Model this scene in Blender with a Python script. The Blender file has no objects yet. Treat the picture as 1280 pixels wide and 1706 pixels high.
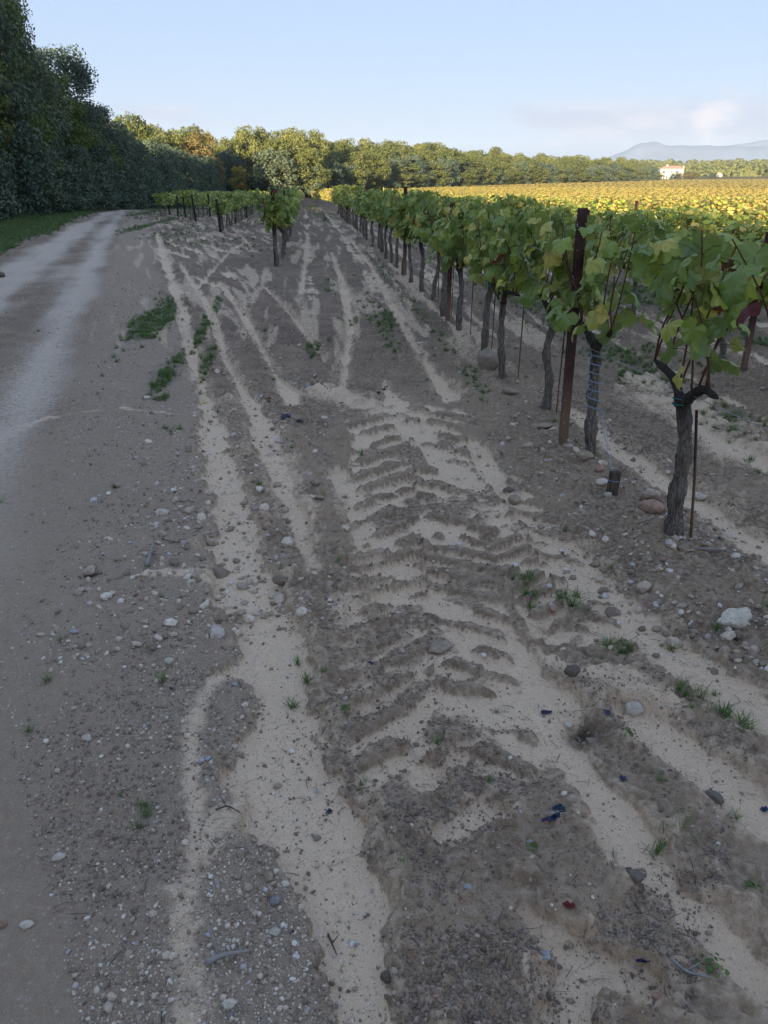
import bpy, math, random
import numpy as np
from mathutils import Vector, Matrix

SC = bpy.context.scene
COL = SC.collection
R = math.radians

# ---------------------------------------------------------------- camera, world, sun, exposure
CAM_H, PITCH, YAW = 1.6, R(23.74), R(5.5)
cam = bpy.data.cameras.new('camera')
cam.sensor_fit = 'VERTICAL'; cam.sensor_height = 24.0
cam.lens = 12.0 / (853.0 / 1280.0)
cam.clip_start = 0.05; cam.clip_end = 20000
camo = bpy.data.objects.new('camera', cam); COL.objects.link(camo); SC.camera = camo
camo.location = (0, 0, CAM_H)
camo.rotation_euler = (R(90) - PITCH, 0, -YAW)

SUN_EL, SUN_AZ = R(7.5), R(200.0)          # azimuth clockwise from +Y
world = bpy.data.worlds.new('World'); SC.world = world; world.use_nodes = True
wn, wl = world.node_tree.nodes, world.node_tree.links
bg = wn['Background']; bg.inputs[1].default_value = 0.114
sky = wn.new('ShaderNodeTexSky'); sky.sky_type = 'NISHITA'; sky.sun_disc = False
sky.sun_elevation = SUN_EL; sky.sun_rotation = SUN_AZ
sky.air_density = 1.0; sky.dust_density = 0.6; sky.ozone_density = 1.3
# a low bank of cloud: noise over the view direction, denser near the horizon to the north-east
tc = wn.new('ShaderNodeTexCoord'); sep = wn.new('ShaderNodeSeparateXYZ'); wl.new(tc.outputs['Generated'], sep.inputs[0])
def wmath(op, a, b=None, c=None, clamp=False):
    n = wn.new('ShaderNodeMath'); n.operation = op; n.use_clamp = clamp
    for i, v in enumerate((a, b, c)):
        if v is None: continue
        if isinstance(v, (int, float)): n.inputs[i].default_value = v
        else: wl.new(v, n.inputs[i])
    return n.outputs[0]
def wrange(v, a, b, lo=0., hi=1.):
    n = wn.new('ShaderNodeMapRange'); n.interpolation_type = 'SMOOTHSTEP'
    n.inputs[1].default_value = a; n.inputs[2].default_value = b; n.inputs[3].default_value = lo; n.inputs[4].default_value = hi
    wl.new(v, n.inputs[0]); return n.outputs[0]
mp = wn.new('ShaderNodeMapping'); mp.inputs['Scale'].default_value = (2.6, 2.6, 17); wl.new(tc.outputs['Generated'], mp.inputs[0])
cn = wn.new('ShaderNodeTexNoise'); cn.inputs['Scale'].default_value = 2.1; cn.inputs['Detail'].default_value = 7; cn.inputs['Roughness'].default_value = .55
wl.new(mp.outputs[0], cn.inputs[0])
mp2 = wn.new('ShaderNodeMapping'); mp2.inputs['Scale'].default_value = (9, 9, 30); wl.new(tc.outputs['Generated'], mp2.inputs[0])
cn2 = wn.new('ShaderNodeTexNoise'); cn2.inputs['Scale'].default_value = 2.0; cn2.inputs['Detail'].default_value = 6
wl.new(mp2.outputs[0], cn2.inputs[0])
azm = wmath('ARCTAN2', sep.outputs[0], sep.outputs[1])
band = wmath('MULTIPLY', wrange(sep.outputs[2], .0, .02), wrange(sep.outputs[2], .055, .085, 1., 0.))
azf = wrange(azm, .16, .36)
cov = wmath('ADD', wmath('MULTIPLY', azf, .34), wmath('MULTIPLY', cn.outputs[0], 1.0))
cmask = wmath('MULTIPLY', wrange(cov, .52, .74), band)
lit = wrange(wmath('ADD', cn2.outputs[0], wmath('MULTIPLY', sep.outputs[2], 3.0)), .56, .82)
vd = wn.new('ShaderNodeVectorMath'); vd.operation = 'DISTANCE'; wl.new(tc.outputs['Generated'], vd.inputs[0]); vd.inputs[1].default_value = (math.sin(R(26.6)) * .9985, math.cos(R(26.6)) * .9985, .053)
puff = wmath('MULTIPLY', wrange(vd.outputs['Value'], .012, .042, 1., 0.), wrange(cn2.outputs[0], .38, .58))
lit = wmath('MAXIMUM', wmath('MULTIPLY', lit, .5), puff)
ccol = wn.new('ShaderNodeMix'); ccol.data_type = 'RGBA'
ccol.inputs[6].default_value = (1.50, 1.56, 2.02, 1); ccol.inputs[7].default_value = (2.70, 2.40, 2.45, 1)
wl.new(lit, ccol.inputs[0])
veil = wn.new('ShaderNodeMix'); veil.data_type = 'RGBA'; veil.inputs[0].default_value = .90; veil.inputs[7].default_value = (1.20, 1.60, 2.45, 1); wl.new(sky.outputs[0], veil.inputs[6])
cmix = wn.new('ShaderNodeMix'); cmix.data_type = 'RGBA'
wl.new(wmath('MAXIMUM', wmath('MULTIPLY', cmask, .85), wmath('MULTIPLY', puff, .9)), cmix.inputs[0]); wl.new(veil.outputs[2], cmix.inputs[6]); wl.new(ccol.outputs[2], cmix.inputs[7])
wl.new(cmix.outputs[2], bg.inputs[0])

sl = bpy.data.lights.new('sun', 'SUN'); sl.energy = 5.0; sl.angle = R(0.53); sl.color = (1.0, 0.80, 0.56)
so = bpy.data.objects.new('sun', sl); COL.objects.link(so)
dsun = Vector((math.sin(SUN_AZ) * math.cos(SUN_EL), math.cos(SUN_AZ) * math.cos(SUN_EL), math.sin(SUN_EL)))
so.rotation_euler = dsun.to_track_quat('Z', 'Y').to_euler()
so.location = (-20, -30, 30)

vs = SC.view_settings
vs.view_transform = 'Standard'; vs.look = 'None'; vs.exposure = 1.7; vs.gamma = 1; vs.use_curve_mapping = False
try:
    SC.cycles.max_bounces = 9; SC.cycles.diffuse_bounces = 5; SC.cycles.transmission_bounces = 4
    SC.cycles.volume_bounces = 0; SC.cycles.use_denoising = True; SC.cycles.denoiser = 'OPENIMAGEDENOISE'; SC.cycles.denoising_input_passes = 'RGB_ALBEDO_NORMAL'; SC.cycles.denoising_prefilter = 'NONE'
except Exception: pass

# ---------------------------------------------------------------- numeric helpers
def ss(x, a, b):
    t = np.clip((np.asarray(x, float) - a) / (b - a), 0, 1); return t * t * (3 - 2 * t)
_tab = np.random.default_rng(5).random((8, 256, 256))
def vnoise(x, y, k=0):
    x = np.asarray(x, float); y = np.asarray(y, float)
    xi = np.floor(x).astype(int); yi = np.floor(y).astype(int); fx = x - xi; fy = y - yi
    fx = fx * fx * (3 - 2 * fx); fy = fy * fy * (3 - 2 * fy)
    t = _tab[k % 8]; a = t[xi & 255, yi & 255]; b = t[(xi + 1) & 255, yi & 255]; c = t[xi & 255, (yi + 1) & 255]; d = t[(xi + 1) & 255, (yi + 1) & 255]
    return (a * (1 - fx) + b * fx) * (1 - fy) + (c * (1 - fx) + d * fx) * fy
def fbm(x, y, size, octv=3, k=0):
    s = 0; amp = 1; tot = 0; c, sn = .8, .6
    for i in range(octv):
        X = x / size * 2 ** i + 17.3 * i; Y = y / size * 2 ** i + 5.1 * i
        s = s + amp * vnoise(c * X - sn * Y, sn * X + c * Y, k + i); tot += amp; amp *= .5
    return s / tot
F_ = 1280.0
def px(u, v, z=0.0):
    """photo pixel -> point on the ground plane of the place"""
    a = u - 640; b = 853 - v
    f = F_ * math.cos(PITCH) + b * math.sin(PITCH); up = -F_ * math.sin(PITCH) + b * math.cos(PITCH)
    t = (z - CAM_H) / up
    a *= t; f *= t
    return (a * math.cos(YAW) + f * math.sin(YAW), -a * math.sin(YAW) + f * math.cos(YAW))
def mpp(v):
    """metres across per photo pixel on the ground at row v"""
    b = 853 - v
    return CAM_H / (F_ * math.sin(PITCH) - b * math.cos(PITCH))

ROWX = lambda k: 1.6 + 2.1 * k
ROAD_L = lambda y: np.where(np.asarray(y) < 52, -3.1 - .177 * np.asarray(y), -12.3 - 6 * (1 - np.exp(-(np.maximum(np.asarray(y), 52) - 52) / 34.)) * 0.28)
ROAD_R = lambda y: np.where(np.asarray(y) < 52, -0.62 - .195 * np.asarray(y), -10.76 - 1.2 * (1 - np.exp(-(np.maximum(np.asarray(y), 52) - 52) / 34.)))

def terrain(x, y):
    x = np.asarray(x, float); y = np.asarray(y, float)
    D = np.hypot(x, y); az = np.degrees(np.arctan2(x, y))
    s = y + .5 * np.maximum(x - 3, 0)
    z = -2.3 * ss(s, 10, 150)
    z = z - .45 * ss(y, 56, 76) * ss(-x, 6, 10)
    z = z + 3.2 * ss(D, 450, 900) * ss(az, 12, 22) + 9 * ss(D, 850, 1150)
    return z

# washed-in sand ribbons read off the photograph: (column, row, half width in photo pixels)
RIB = [
 [(262,385,5),(270,420,8),(285,465,9),(300,510,11),(313,570,13),(325,620,17),(336,655,18),(350,700,20),(360,760,25),(376,830,27),(395,900,33),(415,970,40),(442,1050,46),(456,1110,52),(466,1170,55),(476,1240,62),(490,1310,66),(515,1370,58),(545,1430,50),(570,1500,55),(590,1580,58),(603,1650,60),(615,1740,60)],
 [(450,1090,30),(400,1110,28),(368,1118,14)],
]
WEAK = [[(470,1310,34),(400,1345,34),(335,1390,44),(312,1480,50),(305,1560,48),(302,1640,50),(300,1740,54)],
 [(375,1115,18),(335,1170,26),(318,1240,28),(318,1320,26),(330,1380,24)],
 [(240,960,12),(320,958,22),(400,985,24)],[(470,760,30),(500,860,26),(520,960,20)],[(560,660,60),(640,690,70)],[(900,1100,40),(1000,1130,40),(1100,1180,40)],[(1080,640,60),(1240,760,70)],[(590,1000,50),(610,1180,40)],
 [(-60,760,34),(0,722,27),(60,700,20),(120,688,16),(200,682,12),(300,690,9),(390,690,7)]]
RIB += [
 [(300,440,4),(318,470,6),(340,500,7),(358,540,8),(375,600,11),(400,645,14),(432,700,18),(452,760,22),(472,810,20),(492,870,16),(512,930,13)],
 [(365,470,4),(400,520,9),(430,570,10),(460,630,13),(486,675,14)],
 [(330,480,3),(350,455,4),(380,420,5),(410,400,4)],
 [(440,478,5),(480,520,7),(520,572,9),(545,610,7)],
 [(511,395,3),(508,440,5),(500,490,6)],[(552,420,4),(572,480,7),(582,540,9),(575,600,14),(570,650,10)],
 [(585,398,3),(618,445,5),(655,512,6),(695,585,10),(752,665,17)],
 [(640,645,8),(670,690,22),(715,740,22),(760,790,26),(800,830,22)],
 [(790,740,12),(845,830,16),(900,890,26),(940,930,36),(1000,985,40),(1060,1045,42),(1120,1095,36),(1185,1140,40),(1290,1215,46)],
 [(560,790,12),(600,850,20),(620,930,18),(640,1010,12)],
 [(690,950,22),(720,1000,36),(765,1040,52),(810,1080,56),(855,1130,54),(900,1180,52),(935,1250,46),(985,1310,45),(1035,1370,46),(1085,1440,44),(1140,1505,42),(1200,1570,46),(1270,1640,50)],
 [(905,1060,20),(960,1065,26),(1010,1060,24)],
 [(1050,1190,24),(1100,1230,42),(1160,1275,44),(1225,1330,44),(1300,1385,46)],
 [(600,1115,14),(640,1090,14),(700,1050,16)],[(645,1160,18),(680,1140,16),(725,1105,14)],[(680,1225,26),(700,1190,22),(725,1150,16)],
 [(715,1300,20),(750,1270,22),(800,1235,20)],[(745,1395,24),(775,1375,32),(815,1352,26)],[(470,640,8),(500,660,7)],
 [(875,1520,22),(925,1565,28),(960,1600,30),(1010,1620,32),(1070,1640,34)],[(970,1620,30),(955,1680,40),(950,1760,44)],
 [(960,690,18),(1040,762,24),(1110,812,28),(1200,872,36),(1310,945,42)],[(1140,700,18),(1200,735,22),(1300,790,26)],
 [(690,560,4),(640,500,3)],
]
def segs_of(lines, narrow=True):
    out = []
    for pl in lines:
        for (a, b) in zip(pl[:-1], pl[1:]):
            (x0, y0), (x1, y1) = px(a[0], a[1]), px(b[0], b[1])
            k0, k1 = [(.72 if (narrow and q[1] < 660) else 1.) for q in (a, b)]
            out.append((x0, y0, a[2] * k0 * mpp(a[1]), x1, y1, b[2] * k1 * mpp(b[1])))
    return out
RUT = segs_of(RIB); FAINT = segs_of(WEAK, False)
# tyre tread lanes: (column, row, half width px); lugs point away from the camera
TREAD = [[(672,650,110),(680,720,122),(692,800,130),(700,880,138),(712,960,146),(715,1040,160),(725,1130,180),(740,1230,190),(750,1340,180)],
         [(800,760,50),(850,850,70),(900,940,90),(940,1010,100),(985,1090,90)]]
GRASS = [(258,535,42,45,1),(268,640,26,40,.8),(268,665,28,10,.9),(334,555,16,55,.85),(345,610,14,30,.7),(236,372,17,26,1),(232,345,14,10,1),(290,385,40,14,.5),(522,583,18,24,.75),(650,540,18,16,1),
         (545,480,22,14,.5),(585,540,16,8,.6),(640,455,12,60,.35),(620,520,20,50,.35),(345,708,10,12,.8),(280,718,24,8,.35),(540,350,14,12,.7),(355,690,14,10,.6),(330,650,14,18,.45),
         (780,640,14,30,.3),(880,990,20,40,.3),(960,1010,30,30,.35),(900,900,20,26,.3),(1020,1080,50,24,.3),(1150,640,60,30,.35),(1240,700,60,30,.3),(1230,560,60,40,.6),(1180,1180,60,40,.2)]
GR = []
for (u, v, w, h, s) in GRASS:
    c = px(u, v); t = px(u, v - h); GR.append((c[0], c[1], w * mpp(v), abs(t[1] - c[1]), s))

def seg_field(x, y, segs, reach=2.2):
    best = np.full(x.shape, -9.0)
    for (x0, y0, w0, x1, y1, w1) in segs:
        m = max(w0, w1) * reach
        sel = np.nonzero((x > min(x0, x1) - m) & (x < max(x0, x1) + m) & (y > min(y0, y1) - m * 2) & (y < max(y0, y1) + m * 2))[0]
        if not len(sel): continue
        X, Y = x[sel], y[sel]; dx, dy = x1 - x0, y1 - y0; L = dx * dx + dy * dy
        t = np.clip(((X - x0) * dx + (Y - y0) * dy) / L, 0, 1)
        d = np.hypot(X - x0 - t * dx, Y - y0 - t * dy); w = w0 + (w1 - w0) * t
        best[sel] = np.maximum(best[sel], 1 - d / w)
    return best

TPTS = [[(px(u, v)[0], px(u, v)[1], w * mpp(v)) for (u, v, w) in pl] for pl in TREAD]

def ground(x, y):
    """height and the cover of sand, grass, road, gravel, damp at any point of the place"""
    x = np.asarray(x, float).ravel(); y = np.asarray(y, float).ravel()
    base = terrain(x, y); D = np.hypot(x, y)
    near = 1 - ss(D, 40, 75)
    n1 = fbm(x, y, 1.3, 3, 0); n2 = fbm(x, y, .30, 3, 2); n3 = fbm(x, y, .085, 3, 4); n4 = fbm(x, y, .034, 2, 1)
    # road and its gravelly verge
    rl, rr = ROAD_L(y), ROAD_R(y)
    wob = (fbm(x, y, 2.5, 3, 3) - .5) * .7
    rd = ss(x, rl - .25 + wob, rl + .2 + wob) * (1 - ss(x, rr - .55 + wob * .8, rr + .35 + wob * .8))
    verge = ss(x, rr - .5, rr + .4) * (1 - ss(x + .45 * (n1 - .5), rr + .60, rr + 1.15))
    # the bottom left of the picture is gravelly headland
    # sand ribbons
    v = seg_field(x, y, RUT)
    vf = seg_field(x, y, FAINT); faint = ss(vf + (n2 - .5) * 1.6 + (n3 - .5) * 1.2, -.4, 1.0) * .78
    faint = np.maximum(faint, ss(v + (n2 - .5) * 2.0 + (n3 - .5) * 2.0 + (n4 - .5) * 1.0, -1.3, .4) * .55)
    v = np.where(v > -8, v + (n2 - .5) * 1.7 + (n3 - .5) * 1.2 + (n4 - .5) * .7, v)
    v = v + (fbm(x, y, .9, 2, 4) - .5) * (.5 + 1.1 * ss(y, 5, 8)); carve = ss(v, -.30, .30)
    # inter-row wheel ruts further on
    k = np.round((x - 1.6 - 1.05) / 2.1); mid = 1.6 + 1.05 + 2.1 * k
    dd = np.abs(np.abs(x - mid + .12 * (n1 - .5)) - .52)
    rowzone = ss(y, 9, 13) * ss(x, -1, 0) + ss(x, 2.4, 3.0) * ss(y, -5, 0) * .9
    carve = np.maximum(carve, ss(1 - dd / .17 + (n2 - .5) * 1.6 + (fbm(x, y, 3, 2, 6) - .5) * 2.0, .3, 1.0) * np.clip(rowzone, 0, 1) * near * .8)
    # ploughing marks of the headland
    hl = ss(y, 9, 13) * (1 - ss(x, -1.5, -.8)) * ss(x, rr + .6, rr + 1.5) * (1 - ss(y, 36, 52))
    st = np.sin((x * .93 + y * .36) * 2 * math.pi / .62 + 5 * (n1 - .5))
    carve = np.maximum(carve, ss(st + (n2 - .5) * 1.2 + (fbm(x, y, 2.2, 2, 5) - .5) * 2.4, .75, 1.3) * hl * .8)
    # clods
    clod = (n2 - .5) * .060 + np.maximum(n3 - .42, 0) * .10 + (n4 - .5) * .026 + (n1 - .5) * .02
    n5 = np.abs(fbm(x, y, .16, 2, 5) - .5) * 2
    clod = clod + (1 - n5) ** 3 * .012
    rel = .012 + clod
    # tyre lugs
    lug = np.zeros_like(x); lz = np.zeros_like(x)
    for q, pl in enumerate(TPTS):
        ys = np.array([p[1] for p in pl]); xs = np.array([p[0] for p in pl]); ws = np.array([p[2] for p in pl])
        o = np.argsort(ys); cx = np.interp(y, ys[o], xs[o]); w = np.interp(y, ys[o], ws[o])
        t = (x - cx) / w
        env = (1 - ss(np.abs(t) + (n2 - .5) * .5, .75, 1.05)) * ss(y, ys.min() - .15, ys.min() + .2) * (1 - ss(y, ys.max() - .9, ys.max() + .2))
        ph = y / (.150 + .012 * np.abs(y - 3.2)) + np.abs(t) * (1.5 if q == 0 else 1.2) + (n1 - .5) * .7 + (n2 - .5) * .25 + (t < 0) * .45
        prof = .5 + .5 * np.sin(ph * 2 * math.pi)
        gate = ss(fbm(x * .8, y * 1.3, .13, 2, 7) + .12, .45, .60)
        l = ss(prof + (n2 - .5) * .55 + (n3 - .5) * .6, .36, .80) * gate
        lug = np.maximum(lug, l * env); lz = np.maximum(lz, env)
    rel = rel * (1 - .75 * lz) + lug * .024 * lz - lz * (1 - lug) * .027 * ss(n2, .28, .55)
    xs = np.where(x < -.8, x + .19 * y, x); strk = ss(fbm(xs * 7, y * .55, 1.0, 3, 2), .50, .68) * ss(y, 4.5, 8) * (1 - rd) * near
    faint = np.maximum(faint, strk * .55)
    # broken texture: many smaller hollows take silt
    flat = np.clip(rd + verge * .75, 0, 1); rel = rel * (1 - flat * .88); rel = rel - carve * .075 * (1 - .75 * np.clip(lug, 0, 1))
    # vine berms
    kr = np.round((x - 1.6) / 2.1); dr = np.abs(x - 1.6 - 2.1 * kr)
    bz = np.where(kr >= 0, ss(y, .3, 2.0) + (kr > 0), ss(y, 15.2 + (-kr - 1) * 9.5 - 1, 15.2 + (-kr - 1) * 9.5 + 1)); bz = np.clip(bz, 0, 1) * (kr > -6)
    berm = np.exp(-(dr / .36) ** 2) * .035 * bz
    berm = berm + np.exp(-((x - 1.62) ** 2 + (((y - 5.08 + .5) % 1.0) - .5) ** 2) / .0144) * .035 * (x > 1) * (x < 2.2) * (y > 1.5)
    # dug hole with dark soil
    hx, hy = px(975, 1222); hd = np.hypot(x - hx, y - hy); hole = np.exp(-(hd / .05) ** 2)
    level = -.007 + (n1 - .5) * .018 - .012 * ss(n1, .5, .8)
    fw = ss(flat, .02, .6); level = level * (1 - fw) + (-.02 + level * .3) * fw
    wl_ = ss(lz, 0, .7); level = level * (1 - wl_) + (np.maximum(level, -.009) + .004) * wl_
    sand = ss(level + .017 - rel, 0, .030) * (.80 + .20 * ss(n2 * .6 + n1 * .4, .35, .6))
    soft = .0045 * (fbm(x, y, .05, 2, 3) - .5) + .004 * (fbm(x, y, .4, 2, 3) - .5)
    h = np.where(rel < level, level + (rel - level) * .12, rel) + soft
    h = h * near + berm * near
    h = h - hole * .05
    # wheel tracks of the road
    wid = rr - rl; t1 = rr - .22 - .05 * wid; t2 = rl + .45 * wid * .6
    trk = np.exp(-((x - t1) / .38) ** 2) + .8 * np.exp(-((x - t2) / .42) ** 2)
    h = h - trk * .02 * rd * near
    road = rd * (.38 + .62 * np.clip(trk * 1.1 + (fbm((x + .19 * y) * 2.2, y * .35, 1.0, 3, 1) - .5) * 1.3 - .05, 0, 1))
    # grass
    g = np.zeros_like(x)
    for (gx, gy, gw, gh, s) in GR:
        e = 1 - np.hypot((x - gx) / gw, (y - gy) / gh); g = np.maximum(g, s * ss(e + (n2 - .5) * 1.1 + (n1 - .5) * .6, -.05, .55))
    strip = (1 - ss(x + (n1 - .5) * .9, rl - .5, rl + .1)) * ss(D, 2, 5)
    far_g = ss(y, 52, 60) * (1 - ss(x, -6, -2)) * (1 - rd) * .9
    lane = ss(y, 26, 46) * .55 * ss(n1 + .25 * np.exp(-((x - mid) / .5) ** 2), .5, .75)
    lane2 = ss(x, 2.2, 3.2) * .75 * ss(n1 + .35 * np.exp(-((x - mid) / .45) ** 2), .58, .85)
    hg = hl * .4 * ss(fbm(x, y, 4, 2, 1), .5, .68) + ss(y, 55, 90) * .5
    g = np.clip(np.maximum.reduce([g, strip, far_g, lane, lane2, hg]), 0, 1) * (1 - .7 * carve) * (1 - rd)
    grav = np.clip(verge * 1.0 + rd * .25 + (1 - ss(x, -.75, -.2)) * (1 - ss(y, 1.2, 6)) * .7, 0, 1)
    return base + h, np.maximum(sand * (1 - rd * .6) * (1 - .22 * ss(y, 5, 8)), faint * (1 - .6 * np.clip(lug, 0, 1)) * near), g, road, grav, n1 * .6 + n2 * .4, hole
def gz(x, y): return float(ground(np.array([x]), np.array([y]))[0][0])

# ---------------------------------------------------------------- mesh and node helpers
def mesh_np(name, V, F, attrs=None, smooth=False, mats=(), fattrs=None):
    """F: list of int arrays (n,k)"""
    me = bpy.data.meshes.new(name); V = np.asarray(V, np.float32)
    me.vertices.add(len(V)); me.vertices.foreach_set('co', V.ravel())
    F = [np.asarray(f) for f in F if len(f)]
    loops = np.concatenate([f.ravel() for f in F]).astype(np.int32)
    tot = np.concatenate([np.full(len(f), f.shape[1]) for f in F]).astype(np.int32)
    st = np.concatenate([[0], np.cumsum(tot)[:-1]]).astype(np.int32)
    me.loops.add(len(loops)); me.loops.foreach_set('vertex_index', loops)
    me.polygons.add(len(tot)); me.polygons.foreach_set('loop_start', st)
    try: me.polygons.foreach_set('loop_total', tot)
    except Exception: pass
    if smooth: me.polygons.foreach_set('use_smooth', np.ones(len(tot), bool))
    for k, a in (attrs or {}).items():
        at = me.attributes.new(k, 'FLOAT', 'POINT'); at.data.foreach_set('value', np.asarray(a, np.float32))
    for k, a in (fattrs or {}).items():
        at = me.attributes.new(k, 'FLOAT', 'FACE'); at.data.foreach_set('value', np.asarray(a, np.float32))
    for m in mats: me.materials.append(m)
    me.update(calc_edges=True); return me
def link(name, data, parent=None, loc=None, rot=None, scale=None):
    o = bpy.data.objects.new(name, data); COL.objects.link(o)
    if loc is not None: o.location = loc
    if rot is not None: o.rotation_euler = rot
    if scale is not None: o.scale = scale if hasattr(scale, '__len__') else (scale,) * 3
    if parent is not None: o.parent = parent
    return o
def tag(o, label=None, cat=None, group=None, kind=None):
    if label: o['label'] = label
    if cat: o['category'] = cat
    if group: o['group'] = group
    if kind: o['kind'] = kind
    return o

class M:
    """small material builder"""
    def __init__(s, name):
        s.m = bpy.data.materials.new(name); s.m.use_nodes = True; s.n = s.m.node_tree.nodes; s.l = s.m.node_tree.links
        s.b = s.n['Principled BSDF']; s.out = s.n['Material Output']
        s.b.inputs['Roughness'].default_value = .85; s.b.inputs['Specular IOR Level'].default_value = .25
        s.g = s.n.new('ShaderNodeNewGeometry'); s.tcn = None
    def setin(s, sock, v):
        if isinstance(v, (int, float)): sock.default_value = v
        elif isinstance(v, (tuple, list)): sock.default_value = tuple(v) + ((1,) if len(v) == 3 and sock.type == 'RGBA' else ())
        else: s.l.new(v, sock)
    def pos(s): return s.g.outputs['Position']
    def obj(s):
        if not s.tcn: s.tcn = s.n.new('ShaderNodeTexCoord')
        return s.tcn.outputs['Object']
    def math(s, op, a, b=0., c=None, clamp=False):
        n = s.n.new('ShaderNodeMath'); n.operation = op; n.use_clamp = clamp
        s.setin(n.inputs[0], a); s.setin(n.inputs[1], b)
        if c is not None: s.setin(n.inputs[2], c)
        return n.outputs[0]
    def noise(s, co, scale, det=3, rough=.5, sc3=None, col=False):
        if sc3:
            mpn = s.n.new('ShaderNodeMapping'); mpn.inputs['Scale'].default_value = sc3; s.l.new(co, mpn.inputs[0]); co = mpn.outputs[0]
        n = s.n.new('ShaderNodeTexNoise'); s.l.new(co, n.inputs['Vector']); n.inputs['Scale'].default_value = scale
        n.inputs['Detail'].default_value = det; n.inputs['Roughness'].default_value = rough
        return n.outputs[1 if col else 0]
    def voro(s, co, scale, out='Distance', feat='F1', rnd=1.):
        n = s.n.new('ShaderNodeTexVoronoi'); s.l.new(co, n.inputs['Vector']); n.inputs['Scale'].default_value = scale; n.feature = feat
        return n.outputs[out]
    def rng(s, v, a, b, lo=0., hi=1., smooth=True):
        n = s.n.new('ShaderNodeMapRange'); n.interpolation_type = 'SMOOTHSTEP' if smooth else 'LINEAR'
        s.setin(n.inputs[0], v); s.setin(n.inputs[1], a); s.setin(n.inputs[2], b); s.setin(n.inputs[3], lo); s.setin(n.inputs[4], hi); return n.outputs[0]
    def mix(s, f, a, b, mode='MIX'):
        n = s.n.new('ShaderNodeMix'); n.data_type = 'RGBA'; n.blend_type = mode; s.setin(n.inputs[0], f); s.setin(n.inputs[6], a); s.setin(n.inputs[7], b); return n.outputs[2]
    def ramp(s, f, stops):
        n = s.n.new('ShaderNodeValToRGB'); s.l.new(f, n.inputs[0]); e = n.color_ramp.elements
        while len(e) < len(stops): e.new(.5)
        for q, (p_, c) in zip(e, stops): q.position = p_; q.color = tuple(c) + (1,)
        return n.outputs[0]
    def attr(s, name):
        n = s.n.new('ShaderNodeAttribute'); n.attribute_name = name; return n.outputs['Fac']
    def rand(s):
        n = s.n.new('ShaderNodeObjectInfo'); return n.outputs['Random']
    def bump(s, h, dist=.01, strength=1., nrm=None):
        n = s.n.new('ShaderNodeBump'); n.inputs['Strength'].default_value = strength; n.inputs['Distance'].default_value = dist; s.l.new(h, n.inputs['Height'])
        if nrm is not None: s.l.new(nrm, n.inputs['Normal'])
        return n.outputs[0]
    def col(s, c): s.setin(s.b.inputs['Base Color'], c); return s
    def nrm(s, v): s.l.new(v, s.b.inputs['Normal']); return s
    def rough(s, v): s.setin(s.b.inputs['Roughness'], v); return s

def simple(name, c, rough=.8, var=.25, scale=20, bumpd=0., metal=0.):
    m = M(name); n = m.noise(m.obj(), scale, 4)
    m.col(m.mix(n, tuple(v * (1 - var) for v in c), tuple(v * (1 + var) for v in c))); m.rough(rough)
    m.b.inputs['Metallic'].default_value = metal
    if bumpd: m.nrm(m.bump(n, bumpd))
    return m.m

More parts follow.
